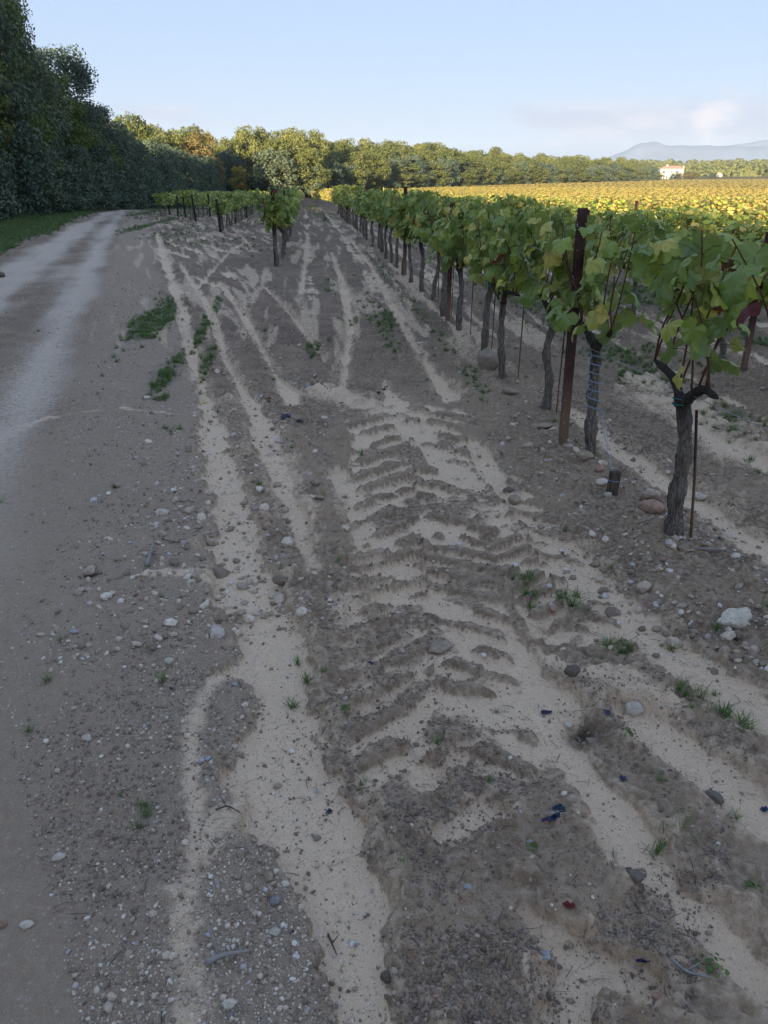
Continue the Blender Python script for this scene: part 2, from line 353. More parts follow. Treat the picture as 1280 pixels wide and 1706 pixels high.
# ground
def ground_material():
    m = M('vineyard_ground'); P = m.pos()
    sand, grass, road, grav, tone, hole = (m.attr(a) for a in ('sand', 'grass', 'road', 'gravel', 'tone', 'hole'))
    fine = m.noise(P, 260, 3, .65); med = m.noise(P, 38, 4, .6); big = m.noise(P, 1.1, 3); grain = m.noise(P, 620, 2, .7)
    vor = m.voro(P, 210, 'Color'); vs_ = m.n.new('ShaderNodeSeparateColor'); m.l.new(vor, vs_.inputs[0])
    soil = m.mix(m.rng(tone, .3, .72), (.225, .155, .095), (.43, .31, .195))
    soil = m.mix(m.rng(m.noise(P, 5.5, 4, .65), .48, .72, 0, .75), soil, (.150, .102, .068))
    soil = m.mix(m.rng(m.noise(P, 17, 4, .6), .50, .75, 0, .6), soil, (.50, .40, .30))
    soil = m.mix(m.rng(med, .35, .7), soil, (.47, .365, .27))
    sy = m.n.new('ShaderNodeSeparateXYZ'); m.l.new(P, sy.inputs[0])
    soil = m.mix(m.math('MULTIPLY', m.rng(sy.outputs[1], 3.8, 9, 0, .62), m.rng(m.noise(P, 2.6, 4, .65), .30, .60, .35, 1.)), soil, (.135, .098, .070))
    soil = m.mix(m.math('MULTIPLY', m.rng(m.noise(P, 26, 3, .7), .60, .70), m.rng(sy.outputs[1], 3, 9, 0, .5)), soil, (.52, .44, .34))
    soil = m.mix(m.rng(fine, .3, .75, .0, .55), soil, (.12, .085, .060))
    sandc = m.mix(m.rng(grain, .3, .7), (.58, .425, .285), (.95, .735, .53))
    sandc = m.mix(m.rng(med, .3, .7, 0, .30), sandc, (.50, .385, .27))
    sandc = m.mix(m.rng(vs_.outputs[0], .93, .96, 0, .5), sandc, (.26, .21, .16))
    sf = m.rng(m.math('ADD', sand, m.math('MULTIPLY', m.math('SUBTRACT', m.math('ADD', m.math('MULTIPLY', med, .6), m.math('MULTIPLY', fine, .4)), .5), 1.9)), .12, .88)
    c = m.mix(sf, soil, sandc)
    roadc = m.mix(m.rng(med, .3, .7), (.50, .405, .315), (.66, .55, .44))
    roadc = m.mix(m.rng(fine, .45, .75, 0, .5), roadc, (.30, .25, .215))
    roadc = m.mix(m.rng(vs_.outputs[1], .86, .9, 0, .7), roadc, (.42, .40, .37))
    c = m.mix(m.rng(m.math('ADD', road, m.math('MULTIPLY', m.math('SUBTRACT', m.math('ADD', m.math('MULTIPLY', med, .5), m.math('MULTIPLY', big, .5)), .5), .9)), .35, .95), c, roadc)
    # silt grey over the gravel with small pale chips
    gv = m.mix(m.rng(fine, .3, .7), (.28, .212, .152), (.43, .332, .24))
    c = m.mix(m.math('MULTIPLY', m.rng(grav, .1, .8, 0, .75), m.math('SUBTRACT', 1., sf)), c, gv)
    chip = m.math('MULTIPLY', m.rng(vs_.outputs[2], .80, .84), m.rng(m.voro(P, 210), .42, .30))
    c = m.mix(m.math('MULTIPLY', chip, m.rng(m.math('SUBTRACT', grav, m.math('MULTIPLY', sand, .8)), .0, .8, .05, .6)), c, (.46, .43, .38))
    v2 = m.voro(P, 90, 'Color'); s2 = m.n.new('ShaderNodeSeparateColor'); m.l.new(v2, s2.inputs[0])
    chip2 = m.math('MULTIPLY', m.rng(s2.outputs[0], .88, .90), m.rng(m.voro(P, 90), .38, .28))
    c = m.mix(m.math('MULTIPLY', chip2, m.rng(m.math('SUBTRACT', grav, m.math('MULTIPLY', sand, .8)), .1, .8, .02, .7)), c, (.46, .42, .36))
    gc = m.mix(m.noise(P, 14, 4), (.030, .052, .016), (.062, .088, .030))
    gf = m.rng(m.math('ADD', grass, m.math('MULTIPLY', m.math('SUBTRACT', med, .5), .9)), .35, .95, 0, .72)
    c = m.mix(gf, c, gc)
    c = m.mix(hole, c, (.045, .030, .020))
    # the far field: autumn ground between the rows
    yy = m.n.new('ShaderNodeSeparateXYZ'); m.l.new(P, yy.inputs[0])
    farf = m.rng(m.math('ADD', m.math('MULTIPLY', yy.outputs[0], .5), yy.outputs[1]), 90, 260)
    fc = m.mix(m.noise(P, .02, 4), (.20, .115, .030), (.13, .12, .035))
    c = m.mix(farf, c, fc)
    m.col(c); m.rough(.92)
    hgt = m.math('ADD', m.math('ADD', m.math('MULTIPLY', fine, .5), m.math('MULTIPLY', m.noise(P, 14, 4, .6), 3.2)), m.math('ADD', m.math('MULTIPLY', med, .9), m.math('MULTIPLY', grain, .3)))
    m.nrm(m.bump(hgt, .008, 1.))
    return m.m
MG = ground_material()

def build_ground():
    az = np.concatenate([np.linspace(-28, 34, 540), np.linspace(34, 60, 60)[1:], np.linspace(60, 305, 60)[1:-1], np.linspace(-55, -28, 60)[:-1] + 360])
    a = np.radians(az + 0.0)
    dep = np.radians(np.concatenate([np.arange(72, 58.5, -.5), np.arange(58.5, 3.0, -.088)]))
    r = CAM_H / np.tan(dep); r = np.concatenate([[.05], r])
    rr = [r[-1]]
    while rr[-1] < 7300: rr.append(rr[-1] * 1.028)
    r = np.concatenate([r, rr[1:]])
    A, Rr = np.meshgrid(a, r); x = (Rr * np.sin(A)).ravel(); y = (Rr * np.cos(A)).ravel()
    h, sand, g, road, grav, tone, hole = ground(x, y)
    n, k = len(r), len(a)
    i = np.arange(n - 1)[:, None] * k; j = np.arange(k)[None]; jn = (j + 1) % k
    f = np.stack([i + j, i + jn, i + k + jn, i + k + j], -1).reshape(-1, 4)[:, ::-1]
    me = mesh_np('ground', np.stack([x, y, h], 1), [f, np.arange(k)[None]], dict(sand=sand, grass=g, road=road, gravel=grav, tone=tone, hole=hole), True, [MG])
    o = link('ground', me); tag(o, kind='structure')
    return o
build_ground()

# ---------------------------------------------------------------- instancer for what nobody could count
def scatter(name, pts, rots, scs, templates, idx, label, cat):
    me = bpy.data.meshes.new(name); me.vertices.add(len(pts)); me.vertices.foreach_set('co', np.asarray(pts, np.float32).ravel())
    for k, ty, a in (('rot', 'FLOAT_VECTOR', rots), ('scl', 'FLOAT_VECTOR', scs)):
        at = me.attributes.new(k, ty, 'POINT'); at.data.foreach_set('vector', np.asarray(a, np.float32).ravel())
    at = me.attributes.new('idx', 'INT', 'POINT'); at.data.foreach_set('value', np.asarray(idx, np.int32))
    o = link(name, me); tag(o, label, cat, kind='stuff')
    ng = bpy.data.node_groups.new(name + '_spread', 'GeometryNodeTree')
    ng.interface.new_socket(name='Geometry', in_out='INPUT', socket_type='NodeSocketGeometry'); ng.interface.new_socket(name='Geometry', in_out='OUTPUT', socket_type='NodeSocketGeometry')
    N, L = ng.nodes, ng.links
    gi = N.new('NodeGroupInput'); go = N.new('NodeGroupOutput'); ip = N.new('GeometryNodeInstanceOnPoints'); jn = N.new('GeometryNodeJoinGeometry')
    for t in reversed(templates):
        oi = N.new('GeometryNodeObjectInfo'); oi.inputs['Object'].default_value = t; oi.inputs['As Instance'].default_value = True
        L.new(oi.outputs['Geometry'], jn.inputs[0])
    L.new(gi.outputs[0], ip.inputs['Points']); L.new(jn.outputs[0], ip.inputs['Instance']); ip.inputs['Pick Instance'].default_value = True
    def na(nm, ty, sock):
        a = N.new('GeometryNodeInputNamedAttribute'); a.data_type = ty; a.inputs['Name'].default_value = nm
        L.new([q for q in a.outputs if q.enabled and q.name == 'Attribute'][0], sock)
    na('idx', 'INT', ip.inputs['Instance Index']); na('rot', 'FLOAT_VECTOR', ip.inputs['Rotation']); na('scl', 'FLOAT_VECTOR', ip.inputs['Scale'])
    L.new(ip.outputs[0], go.inputs[0])
    md = o.modifiers.new('spread', 'NODES'); md.node_group = ng
    return o

# ---------------------------------------------------------------- shapes
def frame_at(t):
    t = t.normalized(); a = Vector((0, 0, 1)) if abs(t.z) < .95 else Vector((1, 0, 0)); u = t.cross(a).normalized(); return u, t.cross(u).normalized()
def tube(path, radii, seg=8, rough=0., rnd=None, cap=True, ridge=0., ridges=7):
    """swept tube with one ring per path point"""
    P = [Vector(p) for p in path]; n = len(P); V = []; F = []
    u = None
    for i, p in enumerate(P):
        t = (P[min(i + 1, n - 1)] - P[max(i - 1, 0)])
        if t.length < 1e-9: t = Vector((0, 0, 1))
        t.normalize()
        if u is None: u, _ = frame_at(t)
        else: u = (u - t * u.dot(t)).normalized()
        w = t.cross(u)
        for s in range(seg):
            a = 2 * math.pi * s / seg; r = radii[i]
            if rough: r *= 1 + rough * (rnd.random() - .5) * 2
            if ridge: r *= 1 + ridge * math.sin(ridges * a + i * .35) + ridge * .7 * math.sin((ridges + 3) * a - i * .5)
            V.append(p + (u * math.cos(a) + w * math.sin(a)) * r)
    for i in range(n - 1):
        for s in range(seg):
            F.append((i * seg + s, i * seg + (s + 1) % seg, (i + 1) * seg + (s + 1) % seg, (i + 1) * seg + s))
    if cap: F.append(tuple(range(seg))[::-1]); F.append(tuple((n - 1) * seg + s for s in range(seg)))
    return V, F
def join(parts):
    V, F = [], []
    for v, f in parts:
        b = len(V); V += list(v); F += [tuple(i + b for i in q) for q in f]
    return V, F
def mk(name, vf, mat, smooth=True):
    me = bpy.data.meshes.new(name); me.from_pydata([tuple(v) for v in vf[0]], [], vf[1]); me.materials.append(mat)
    if smooth: me.polygons.foreach_set('use_smooth', [True] * len(me.polygons))
    me.update(); return me
def box(x0, x1, y0, y1, z0, z1):
    V = [(x, y, z) for z in (z0, z1) for y in (y0, y1) for x in (x0, x1)]
    return V, [(0, 2, 3, 1), (4, 5, 7, 6), (0, 1, 5, 4), (2, 6, 7, 3), (0, 4, 6, 2), (1, 3, 7, 5)]
def smoothpath(pts, n):
    """catmull-rom"""
    P = [Vector(p) for p in pts]; P = [P[0] * 2 - P[1]] + P + [P[-1] * 2 - P[-2]]; out = []
    m = len(P) - 3
    for i in range(n):
        t = i / (n - 1) * m; k = min(int(t), m - 1); t -= k; a, b, c, d = P[k:k + 4]
        out.append(.5 * ((2 * b) + (c - a) * t + (2 * a - 5 * b + 4 * c - d) * t * t + (3 * b - a - 3 * c + d) * t ** 3))
    return out

# ---------------------------------------------------------------- materials of plants and stones
def leaf_mat(name, by):
    m = M(name); P = m.pos(); r = m.math('POWER', m.rand(), 1.9) if by == 'object' else m.math('POWER', m.attr('rnd'), 1.35)
    sp = m.n.new('ShaderNodeSeparateXYZ'); m.l.new(P, sp.inputs[0])
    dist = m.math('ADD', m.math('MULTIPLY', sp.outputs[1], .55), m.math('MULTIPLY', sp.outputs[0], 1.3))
    # yellower towards the sunlit field: autumn turn, plus warm sunlight put into the colour
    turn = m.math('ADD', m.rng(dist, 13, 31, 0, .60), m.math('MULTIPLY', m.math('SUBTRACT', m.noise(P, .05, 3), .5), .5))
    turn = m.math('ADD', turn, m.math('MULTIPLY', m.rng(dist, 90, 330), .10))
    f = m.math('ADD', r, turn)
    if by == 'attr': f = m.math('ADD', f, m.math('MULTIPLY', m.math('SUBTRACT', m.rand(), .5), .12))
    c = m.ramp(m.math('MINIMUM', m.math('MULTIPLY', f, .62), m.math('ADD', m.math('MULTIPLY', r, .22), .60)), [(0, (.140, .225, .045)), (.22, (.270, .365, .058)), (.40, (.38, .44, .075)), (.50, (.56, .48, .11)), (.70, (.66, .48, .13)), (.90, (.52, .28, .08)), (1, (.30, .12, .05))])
    vein = m.attr('vein')
    c = m.mix(m.math('MULTIPLY', vein, .45), c, (.26, .30, .10))
    blot = m.rng(m.noise(m.obj(), 7 if by == 'object' else 55, 3), .62, .72, 0, .5)
    c = m.mix(m.math('MULTIPLY', blot, m.rng(r, .5, .8)), c, (.22, .20, .05))
    if by == 'object':
        ed = m.math('ADD', m.attr('edge'), m.math('MULTIPLY', m.math('SUBTRACT', m.noise(m.obj(), 2.2, 4), .5), 2.2))
        c = m.mix(m.math('MULTIPLY', m.rng(ed, 1.05, 1.35, 0, .85), m.rng(m.rand(), .25, .6)), c, (.20, .105, .04))
        c = m.mix(m.rng(m.noise(m.obj(), 1.1, 3), .45, .75, 0, .35), c, (.36, .38, .07))
    # paler underside
    c2 = m.mix(m.math('MULTIPLY', m.g.outputs['Backfacing'], .45), c, (.17, .24, .12))
    m.col(c2); m.rough(.42); m.b.inputs['Specular IOR Level'].default_value = .5
    tr = m.n.new('ShaderNodeBsdfTranslucent'); m.l.new(m.mix(.35, c2, (.30, .36, .02)), tr.inputs[0])
    mx = m.n.new('ShaderNodeMixShader'); mx.inputs[0].default_value = .32
    m.l.new(m.b.outputs[0], mx.inputs[1]); m.l.new(tr.outputs[0], mx.inputs[2]); m.l.new(mx.outputs[0], m.out.inputs[0])
    return m.m
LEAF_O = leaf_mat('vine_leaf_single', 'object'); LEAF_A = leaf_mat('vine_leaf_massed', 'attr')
def plain_leaf(name, c0, c1, c2, trans=.25, rough=.6, objvar=.35):
    m = M(name); r = m.attr('rnd'); f = m.math('ADD', m.math('MULTIPLY', r, 1 - objvar), m.math('MULTIPLY', m.rand(), objvar))
    c = m.ramp(f, [(0, tuple(v * 1.75 for v in c0)), (.5, tuple(v * 1.75 for v in c1)), (1, tuple(v * 1.5 for v in c2))]); m.col(c); m.rough(rough)
    tr = m.n.new('ShaderNodeBsdfTranslucent'); m.l.new(c, tr.inputs[0]); mx = m.n.new('ShaderNodeMixShader'); mx.inputs[0].default_value = trans
    m.l.new(m.b.outputs[0], mx.inputs[1]); m.l.new(tr.outputs[0], mx.inputs[2]); m.l.new(mx.outputs[0], m.out.inputs[0]); return m.m
LEAF_RED = simple('red_leaf', (.10, .018, .014), .6, .4, 40); LEAF_BROWN = simple('dry_leaf', (.20, .10, .05), .7, .4, 40); LEAF_YEL = simple('yellow_leaf', (.50, .46, .08), .6, .25, 30)
OAK = plain_leaf('holm_oak_leaves', (.028, .044, .032), (.060, .083, .052), (.12, .14, .07), .15)
OAKG = plain_leaf('deciduous_oak_leaves', (.030, .055, .014), (.070, .100, .022), (.16, .155, .035), .28)
OAKY = plain_leaf('turning_oak_leaves', (.07, .070, .025), (.13, .105, .040), (.22, .15, .065), .3)
PINE = plain_leaf('pine_needles', (.045, .060, .020), (.100, .115, .034), (.19, .18, .06), .15)
YELT = plain_leaf('yellow_foliage', (.10, .10, .02), (.20, .17, .03), (.32, .25, .05), .3)
OAKF = plain_leaf('oak_leaves_sunlit', (.036, .048, .016), (.088, .104, .030), (.175, .175, .055), .28)  # brighter copy of the oak leaf colour, with the far sunlight in it
def bark_mat(name, dark, light, zdark=None):
    m = M(name); n = m.noise(m.obj(), 30, 5, .65, (3.2, 3.2, .5)); n2 = m.noise(m.obj(), 90, 3, .6, (2, 2, .35))
    c = m.mix(m.rng(n, .32, .68), dark, light); c = m.mix(m.rng(n2, .45, .7, 0, .6), c, tuple(v * .45 for v in dark))
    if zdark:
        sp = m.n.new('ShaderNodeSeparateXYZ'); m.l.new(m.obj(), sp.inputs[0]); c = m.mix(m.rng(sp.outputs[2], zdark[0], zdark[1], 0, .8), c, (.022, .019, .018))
    m.col(c); m.rough(.9); m.nrm(m.bump(m.math('ADD', n, n2), .02, 1.)); return m.m
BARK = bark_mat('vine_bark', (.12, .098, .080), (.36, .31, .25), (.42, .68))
CANE = simple('cane_bark', (.105, .048, .028), .65, .35, 60)
TRUNKM = bark_mat('tree_bark', (.045, .038, .03), (.13, .11, .09))
def stone_mat(name, c, var=.3):
    m = M(name); P = m.obj(); n = m.noise(P, 3, 5, .6); r = m.rand()
    c_ = m.mix(m.rng(n, .3, .7), tuple(v * (1 - var) for v in c), tuple(min(.85, v * (1 + var * .6)) for v in c))
    c_ = m.mix(m.math('MULTIPLY', r, .5), c_, (.22, .20, .18)); 
    c_ = m.mix(m.rng(m.noise(P, 9, 4), .56, .66, 0, .5), c_, (.20, .165, .125))
    m.col(c_); m.rough(.85); m.nrm(m.bump(m.noise(P, 12, 5), .006, .8)); return m.m
STONE = {'white': stone_mat('white_limestone', (.70, .62, .50), .2), 'tan': stone_mat('tan_stone', (.42, .33, .23)), 'grey': stone_mat('grey_stone', (.30, .29, .28)),
         'pink': stone_mat('pinkish_stone', (.42, .27, .20)), 'brown': stone_mat('soil_clod', (.15, .115, .085)), 'blue': stone_mat('bluish_stone', (.46, .46, .47), .2), 'orange': stone_mat('orange_stone', (.42, .26, .17))}
def pebble_mat():
    m = M('pebbles'); r = m.rand()
    c = m.ramp(r, [(0, (.20, .155, .115)), (.3, (.34, .27, .20)), (.55, (.48, .39, .30)), (.75, (.60, .50, .38)), (.9, (.70, .63, .53)), (.95, (.42, .42, .42)), (.975, (.34, .20, .14)), (1, (.62, .60, .57))])
    c = m.mix(m.rng(m.noise(m.obj(), 5, 3), .45, .7, 0, .5), c, (.19, .16, .13)); m.col(c); m.rough(.85); return m.m
PEB = pebble_mat()
def clodmat():
    m = M('soil_crumbs'); c = m.ramp(m.rand(), [(0, (.17, .13, .10)), (.6, (.25, .195, .15)), (1, (.35, .28, .22))]); m.col(c); m.rough(.95); m.nrm(m.bump(m.noise(m.obj(), 8, 4), .002, .8)); return m.m
CLOD = clodmat()

def rock(seed, sub=1, flat=.6, rough=.3):
    import bmesh
    rn = random.Random(seed); bm = bmesh.new(); bmesh.ops.create_icosphere(bm, subdivisions=sub, radius=.5)
    d = [Vector((rn.gauss(0, 1), rn.gauss(0, 1), rn.gauss(0, 1))).normalized() for _ in range(7)]; c = [rn.uniform(.30, .46) for _ in d]
    ph = [rn.uniform(0, 6) for _ in range(6)]
    for v in bm.verts:
        for q, k in zip(d, c):
            e = v.co.dot(q)
            if e > k: v.co -= q * (e - k) * .9
        s = 1 + rough * .35 * (math.sin(v.co.x * 9 + ph[0]) * math.sin(v.co.y * 8 + ph[1]) + .5 * math.sin(v.co.z * 19 + ph[2]) * math.sin(v.co.x * 17 + ph[3]))
        v.co *= s; v.co.z *= flat
    V = [v.co.copy() for v in bm.verts]; F = [tuple(v.index for v in f.verts) for f in bm.faces]; bm.free(); return V, F

def leaf_outline():
    t = [(0, 1.0), (9, .88), (16, .90), (25, .80), (33, .74), (42, .84), (50, .82), (58, .96), (66, .84), (76, .86), (88, .73), (100, .82), (112, .78), (124, .88), (136, .80), (150, .74), (165, .60), (177, .14)]
    return t + [(-a, r) for a, r in reversed(t[1:])]
OUTL = leaf_outline()
def leaf_mesh(seed, mat):
    rn = random.Random(seed); n = len(OUTL); V = [(0, 0, 0)]; vein = [1.]
    p1, p2, fold, cup = rn.uniform(0, 6), rn.uniform(0, 6), rn.uniform(.15, .75), rn.uniform(-.45, .5)
    for ring in (.5, 1.0):
        for i, (a, r) in enumerate(OUTL):
            rr = r * ring * rn.uniform(.94, 1.06); an = R(a)
            x = math.sin(an) * rr; y = math.cos(an) * rr
            z = -abs(x) * fold * .6 + cup * rr * rr + .17 * ring * math.sin(3 * an + p1) * rr + .10 * math.sin(7 * an + p2) * ring * rr - .25 * max(0, y) ** 2 * fold * 2
            V.append((x, y, z)); vein.append(1. if abs(a) in (0, 58, 124) else 0.)
    F3 = [(0, 1 + i, 1 + (i + 1) % n) for i in range(n)]; F4 = [(1 + i, 1 + n + i, 1 + n + (i + 1) % n, 1 + (i + 1) % n) for i in range(n)]
    return mesh_np('vine_leaf', V, [np.array(F3)[:, ::-1], np.array(F4)[:, ::-1]], dict(vein=vein, edge=[0] + [0.] * n + [1.] * n), True, [mat])
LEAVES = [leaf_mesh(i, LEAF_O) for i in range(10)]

def leaf_cloud(T, sizes, rn, simple_leaf=False, trans=None):
    """many leaves joined into arrays; T: list of (pos, normal, tip)"""
    if simple_leaf: ol = [(0, 1), (55, .85), (120, .75), (180, .3), (-120, .75), (-55, .85)]
    else: ol = [(0, 1), (25, .74), (58, .92), (88, .6), (124, .78), (172, .3), (-124, .78), (-88, .6), (-58, .92), (-25, .74)]
    n = len(T); k = len(ol); an = np.radians([a for a, _ in ol]); rd = np.array([r for _, r in ol])
    X = np.sin(an) * rd; Y = np.cos(an) * rd; Z = -.28 * np.abs(X) - .15 * Y * Y
    pos = np.array([t[0] for t in T]); nr = np.array([t[1] for t in T]); tp = np.array([t[2] for t in T])
    nr /= np.linalg.norm(nr, axis=1)[:, None]; tp = tp - nr * (nr * tp).sum(1)[:, None]; tp /= np.linalg.norm(tp, axis=1)[:, None] + 1e-9; sd = np.cross(tp, nr)
    s = np.asarray(sizes)[:, None, None]
    V = pos[:, None] + s * (sd[:, None] * X[None, :, None] + tp[:, None] * Y[None, :, None] + nr[:, None] * Z[None, :, None])
    return V.reshape(-1, 3), np.arange(n * k).reshape(n, k)[:, ::-1]

# ---------------------------------------------------------------- grapevines
def vine_plan(seed, h=1.36, nleaf=150, arms=(.42, .42), lean=(0, 0), wide=.17, ncane=9, trunk_r=.038, head=.62, low=.58, big=1.0):
    rn = random.Random(seed)
    lx, ly = lean
    tp = smoothpath([(0, 0, -.08), (lx * .3 + rn.uniform(-.02, .02), ly * .3 + rn.uniform(-.03, .03), head * .3), (lx * .8 + rn.uniform(-.04, .04), ly * .8 + rn.uniform(-.05, .05), head * .65), (lx, ly, head)], 16)
    rad = [trunk_r * .66 * (1.38 - .5 * (i / 15) ** .6) * (1 + .16 * math.sin(i * 1.7 + seed)) for i in range(16)]; rad[-1] *= 1.25; rad[-2] *= 1.18; rad[0] *= 1.2
    top = tp[-1]; armp = []
    for sgn, L in ((1, arms[0]), (-1, arms[1])):
        if L <= 0: continue
        armp.append(smoothpath([top - Vector((0, 0, .03)), top + Vector((rn.uniform(-.03, .03), sgn * L * .4, .05 + rn.uniform(-.02, .03))), top + Vector((rn.uniform(-.04, .04), sgn * L, .10 + rn.uniform(-.03, .04)))], 9))
    canes = []
    for c in range(ncane):
        a = armp[c % len(armp)]; b = a[rn.randint(1, 8)]
        hh = h - b.z + rn.uniform(-.12, .08); out = rn.uniform(-wide, wide); dy = rn.uniform(-.22, .22)
        canes.append(smoothpath([b, b + Vector((out * .35 + rn.uniform(-.03, .03), dy * .3, hh * .33)), b + Vector((out * .8, dy * .7 + rn.uniform(-.04, .04), hh * .7)), b + Vector((out * 1.25 + rn.uniform(-.05, .05), dy, hh))], 12))
    T = []; S = []
    for i in range(nleaf):
        c = rn.choice(canes); q = c[rn.randint(1, 11)]
        if q.z < low and rn.random() < .85: q = c[rn.randint(7, 11)]
        side = rn.choice((-1, 1)); off = Vector((side * abs(rn.gauss(.07, .05)), rn.gauss(0, .09), rn.uniform(-.05, .06)))
        p = q + off; p.z = min(p.z, h + rn.uniform(-.02, .05))
        nrm = Vector((side * rn.uniform(.2, 1.0), rn.gauss(0, .5), rn.uniform(.0, .9))); tip = Vector((side * .3 + rn.gauss(0, .3), rn.gauss(0, .5), -rn.uniform(.3, 1.2)))
        T.append((p, nrm, tip)); S.append(rn.uniform(.046, .092) * big * (1 - .25 * max(0, (p.z - .9))))
    return dict(trunk=(tp, rad), arms=armp, canes=canes, T=T, S=S, rn=rn)
def plan_meshes(pl, seg=14):
    rn = pl['rn']; tp, rad = pl['trunk']
    tp2 = smoothpath(tp, 36); r2 = list(np.interp(np.linspace(0, 15, 36), range(16), rad))
    tm = mk('trunk', tube(tp2, r2, seg, .12, rn, ridge=.12, ridges=5), BARK)
    ams = []
    for a in pl['arms']: ams.append(mk('arm', tube(a, [.023 * (1 - .55 * i / 8) * (1 + .35 * rn.random()) * (.55 if i == 8 else 1) for i in range(9)], 9, .12, rn), BARK))
    cms = [mk('cane', tube(c, [.0055 * (1 - .55 * i / 11) for i in range(12)], 5), CANE) for c in pl['canes']]
    return tm, ams, cms
def leaf_matrix(p, n, t, s):
    n = n.normalized(); t = (t - n * t.dot(n)).normalized(); x = t.cross(n)
    return Matrix(((x.x * s, t.x * s, n.x * s, p.x), (x.y * s, t.y * s, n.y * s, p.y), (x.z * s, t.z * s, n.z * s, p.z), (0, 0, 0, 1)))
def petiole_set(pl, k):
    rn = pl['rn']; parts = []
    for (p, n, t) in pl['T'][::k]:
        c = min((q for cn in pl['canes'] for q in cn[::3]), key=lambda q: (q - p).length)
        if (c - p).length < .2: parts.append(tube([c, (c + p) / 2 + Vector((0, 0, .015)), p], [.0013] * 3, 3, cap=False))
    return join(parts) if parts else None

ORD = 'first second third fourth fifth sixth seventh eighth ninth tenth eleventh twelfth thirteenth fourteenth fifteenth sixteenth seventeenth eighteenth nineteenth'.split()
TENS = {2: 'twent', 3: 'thirt', 4: 'fort', 5: 'fift', 6: 'sixt', 7: 'sevent', 8: 'eight', 9: 'ninet'}
def ordw(n):
    if n <= 19: return ORD[n - 1]
    if n >= 100: return 'hundred and ' + ordw(n - 100) if n > 100 else 'hundredth'
    t, u = divmod(n, 10)
    return TENS[t] + 'ieth' if u == 0 else TENS[t] + 'y-' + ORD[u - 1]

VG = 'grapevines trained along the wires'
def hero_vine(x, y, pl, label, special=None, rotz=0.):
    z = gz(x, y); root = link('grapevine', None, loc=(x, y, z), rot=(0, 0, rotz)); tag(root, label, 'grapevine', VG)
    tm, ams, cms = plan_meshes(pl)
    link('trunk', tm, root)
    for a in ams: link('arm', a, root)
    for c in cms: link('cane', c, root)
    ps = petiole_set(pl, 1)
    if ps: link('leaf_stalks', mk('leaf_stalks', ps, CANE), root)['kind'] = 'stuff'
    rn = pl['rn']
    for i, ((p, n, t), s) in enumerate(zip(pl['T'], pl['S'])):
        lf = link('leaf', rn.choice(LEAVES), root); lf.matrix_local = leaf_matrix(p, n, t, s)
        sp = (special or {}).get(i)
        if sp:
            lf.material_slots[0].link = 'OBJECT'; lf.material_slots[0].material = sp[0]; lf['label'] = sp[1]
    return root

# prototypes for vines further off: trunk mesh, arms, massed foliage
PROTO = []
for s in range(7):
    pl = vine_plan(100 + s, h=1.32, nleaf=230, ncane=8, wide=.2)
    rn = pl['rn']; tm, ams, cms = plan_meshes(pl, 8)
    wood = join([tube(c, [.005] * 12, 3, cap=False) for c in pl['canes']])
    V, F = leaf_cloud(pl['T'], pl['S'], rn)
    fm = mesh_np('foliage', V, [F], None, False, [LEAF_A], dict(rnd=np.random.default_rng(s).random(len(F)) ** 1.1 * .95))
    PROTO.append((tm, ams, mk('canes', wood, CANE), fm))
def mid_vine(x, y, k, label, sc, zs, detail):
    tm, ams, cm, fm = PROTO[k]
    rn = random.Random(int(x * 100) * 7 + int(y * 31)); z = gz(x, y) if y < 40 else float(terrain(x, y))
    root = link('grapevine', None, loc=(x, y, z), rot=(0, 0, math.pi * rn.randint(0, 1) + rn.uniform(-.1, .1)), scale=(sc, sc, zs)); tag(root, label, 'grapevine', VG)
    link('trunk', tm, root)
    if detail:
        for a in ams: link('arm', a, root)
        link('canes', cm, root)
    f = link('foliage', fm, root); f['kind'] = 'stuff'
    return root

# first row right of the bare lane
hp = vine_plan(11, h=1.29, nleaf=72, arms=(.26, .34), lean=(-.06, .03), wide=.20, ncane=9, trunk_r=.046, head=.64, low=.88, big=.95)
rn = hp['rn']
spec = {3: (LEAF_RED, 'dark red dried leaf'), 9: (LEAF_BROWN, 'curled brown leaf'), 17: (LEAF_BROWN, 'curled brown leaf'), 25: (LEAF_YEL, 'pale yellow leaf'), 31: (LEAF_YEL, 'pale yellow leaf'), 40: (LEAF_YEL, 'pale yellow leaf')}
hero_vine(1.65, 3.06, hp, 'nearest whole grapevine with a twisted bare trunk and a leaning steel rod', spec)
hp = vine_plan(12, h=1.30, nleaf=60, arms=(.34, .3), lean=(.02, .03), wide=.30, ncane=11, head=.62, low=1.02, big=.92)
hero_vine(1.64, 2.16, hp, 'grapevine cut by the right edge, only its leafy shoots showing', {5: (LEAF_RED, 'dark red dried leaf'), 12: (LEAF_YEL, 'pale yellow leaf'), 20: (LEAF_YEL, 'pale yellow leaf')})
hero_vine(1.62, 4.10, vine_plan(13, h=1.27, nleaf=74, arms=(.36, .2), lean=(-.03, .06), trunk_r=.042, head=.66, low=.75), 'grapevine tied with blue twine just in front of the tall rusty post')
lbl = ['grapevine just behind the tall rusty post, slim leaning trunk', 'grapevine standing beside the big tan rock', 'grapevine with the strongly bent trunk behind the tan rock', 'grapevine next beyond the bent trunk, before the thin rusty post',
       'grapevine close in front of the thin rusty post', 'grapevine just beyond the thin rusty post']
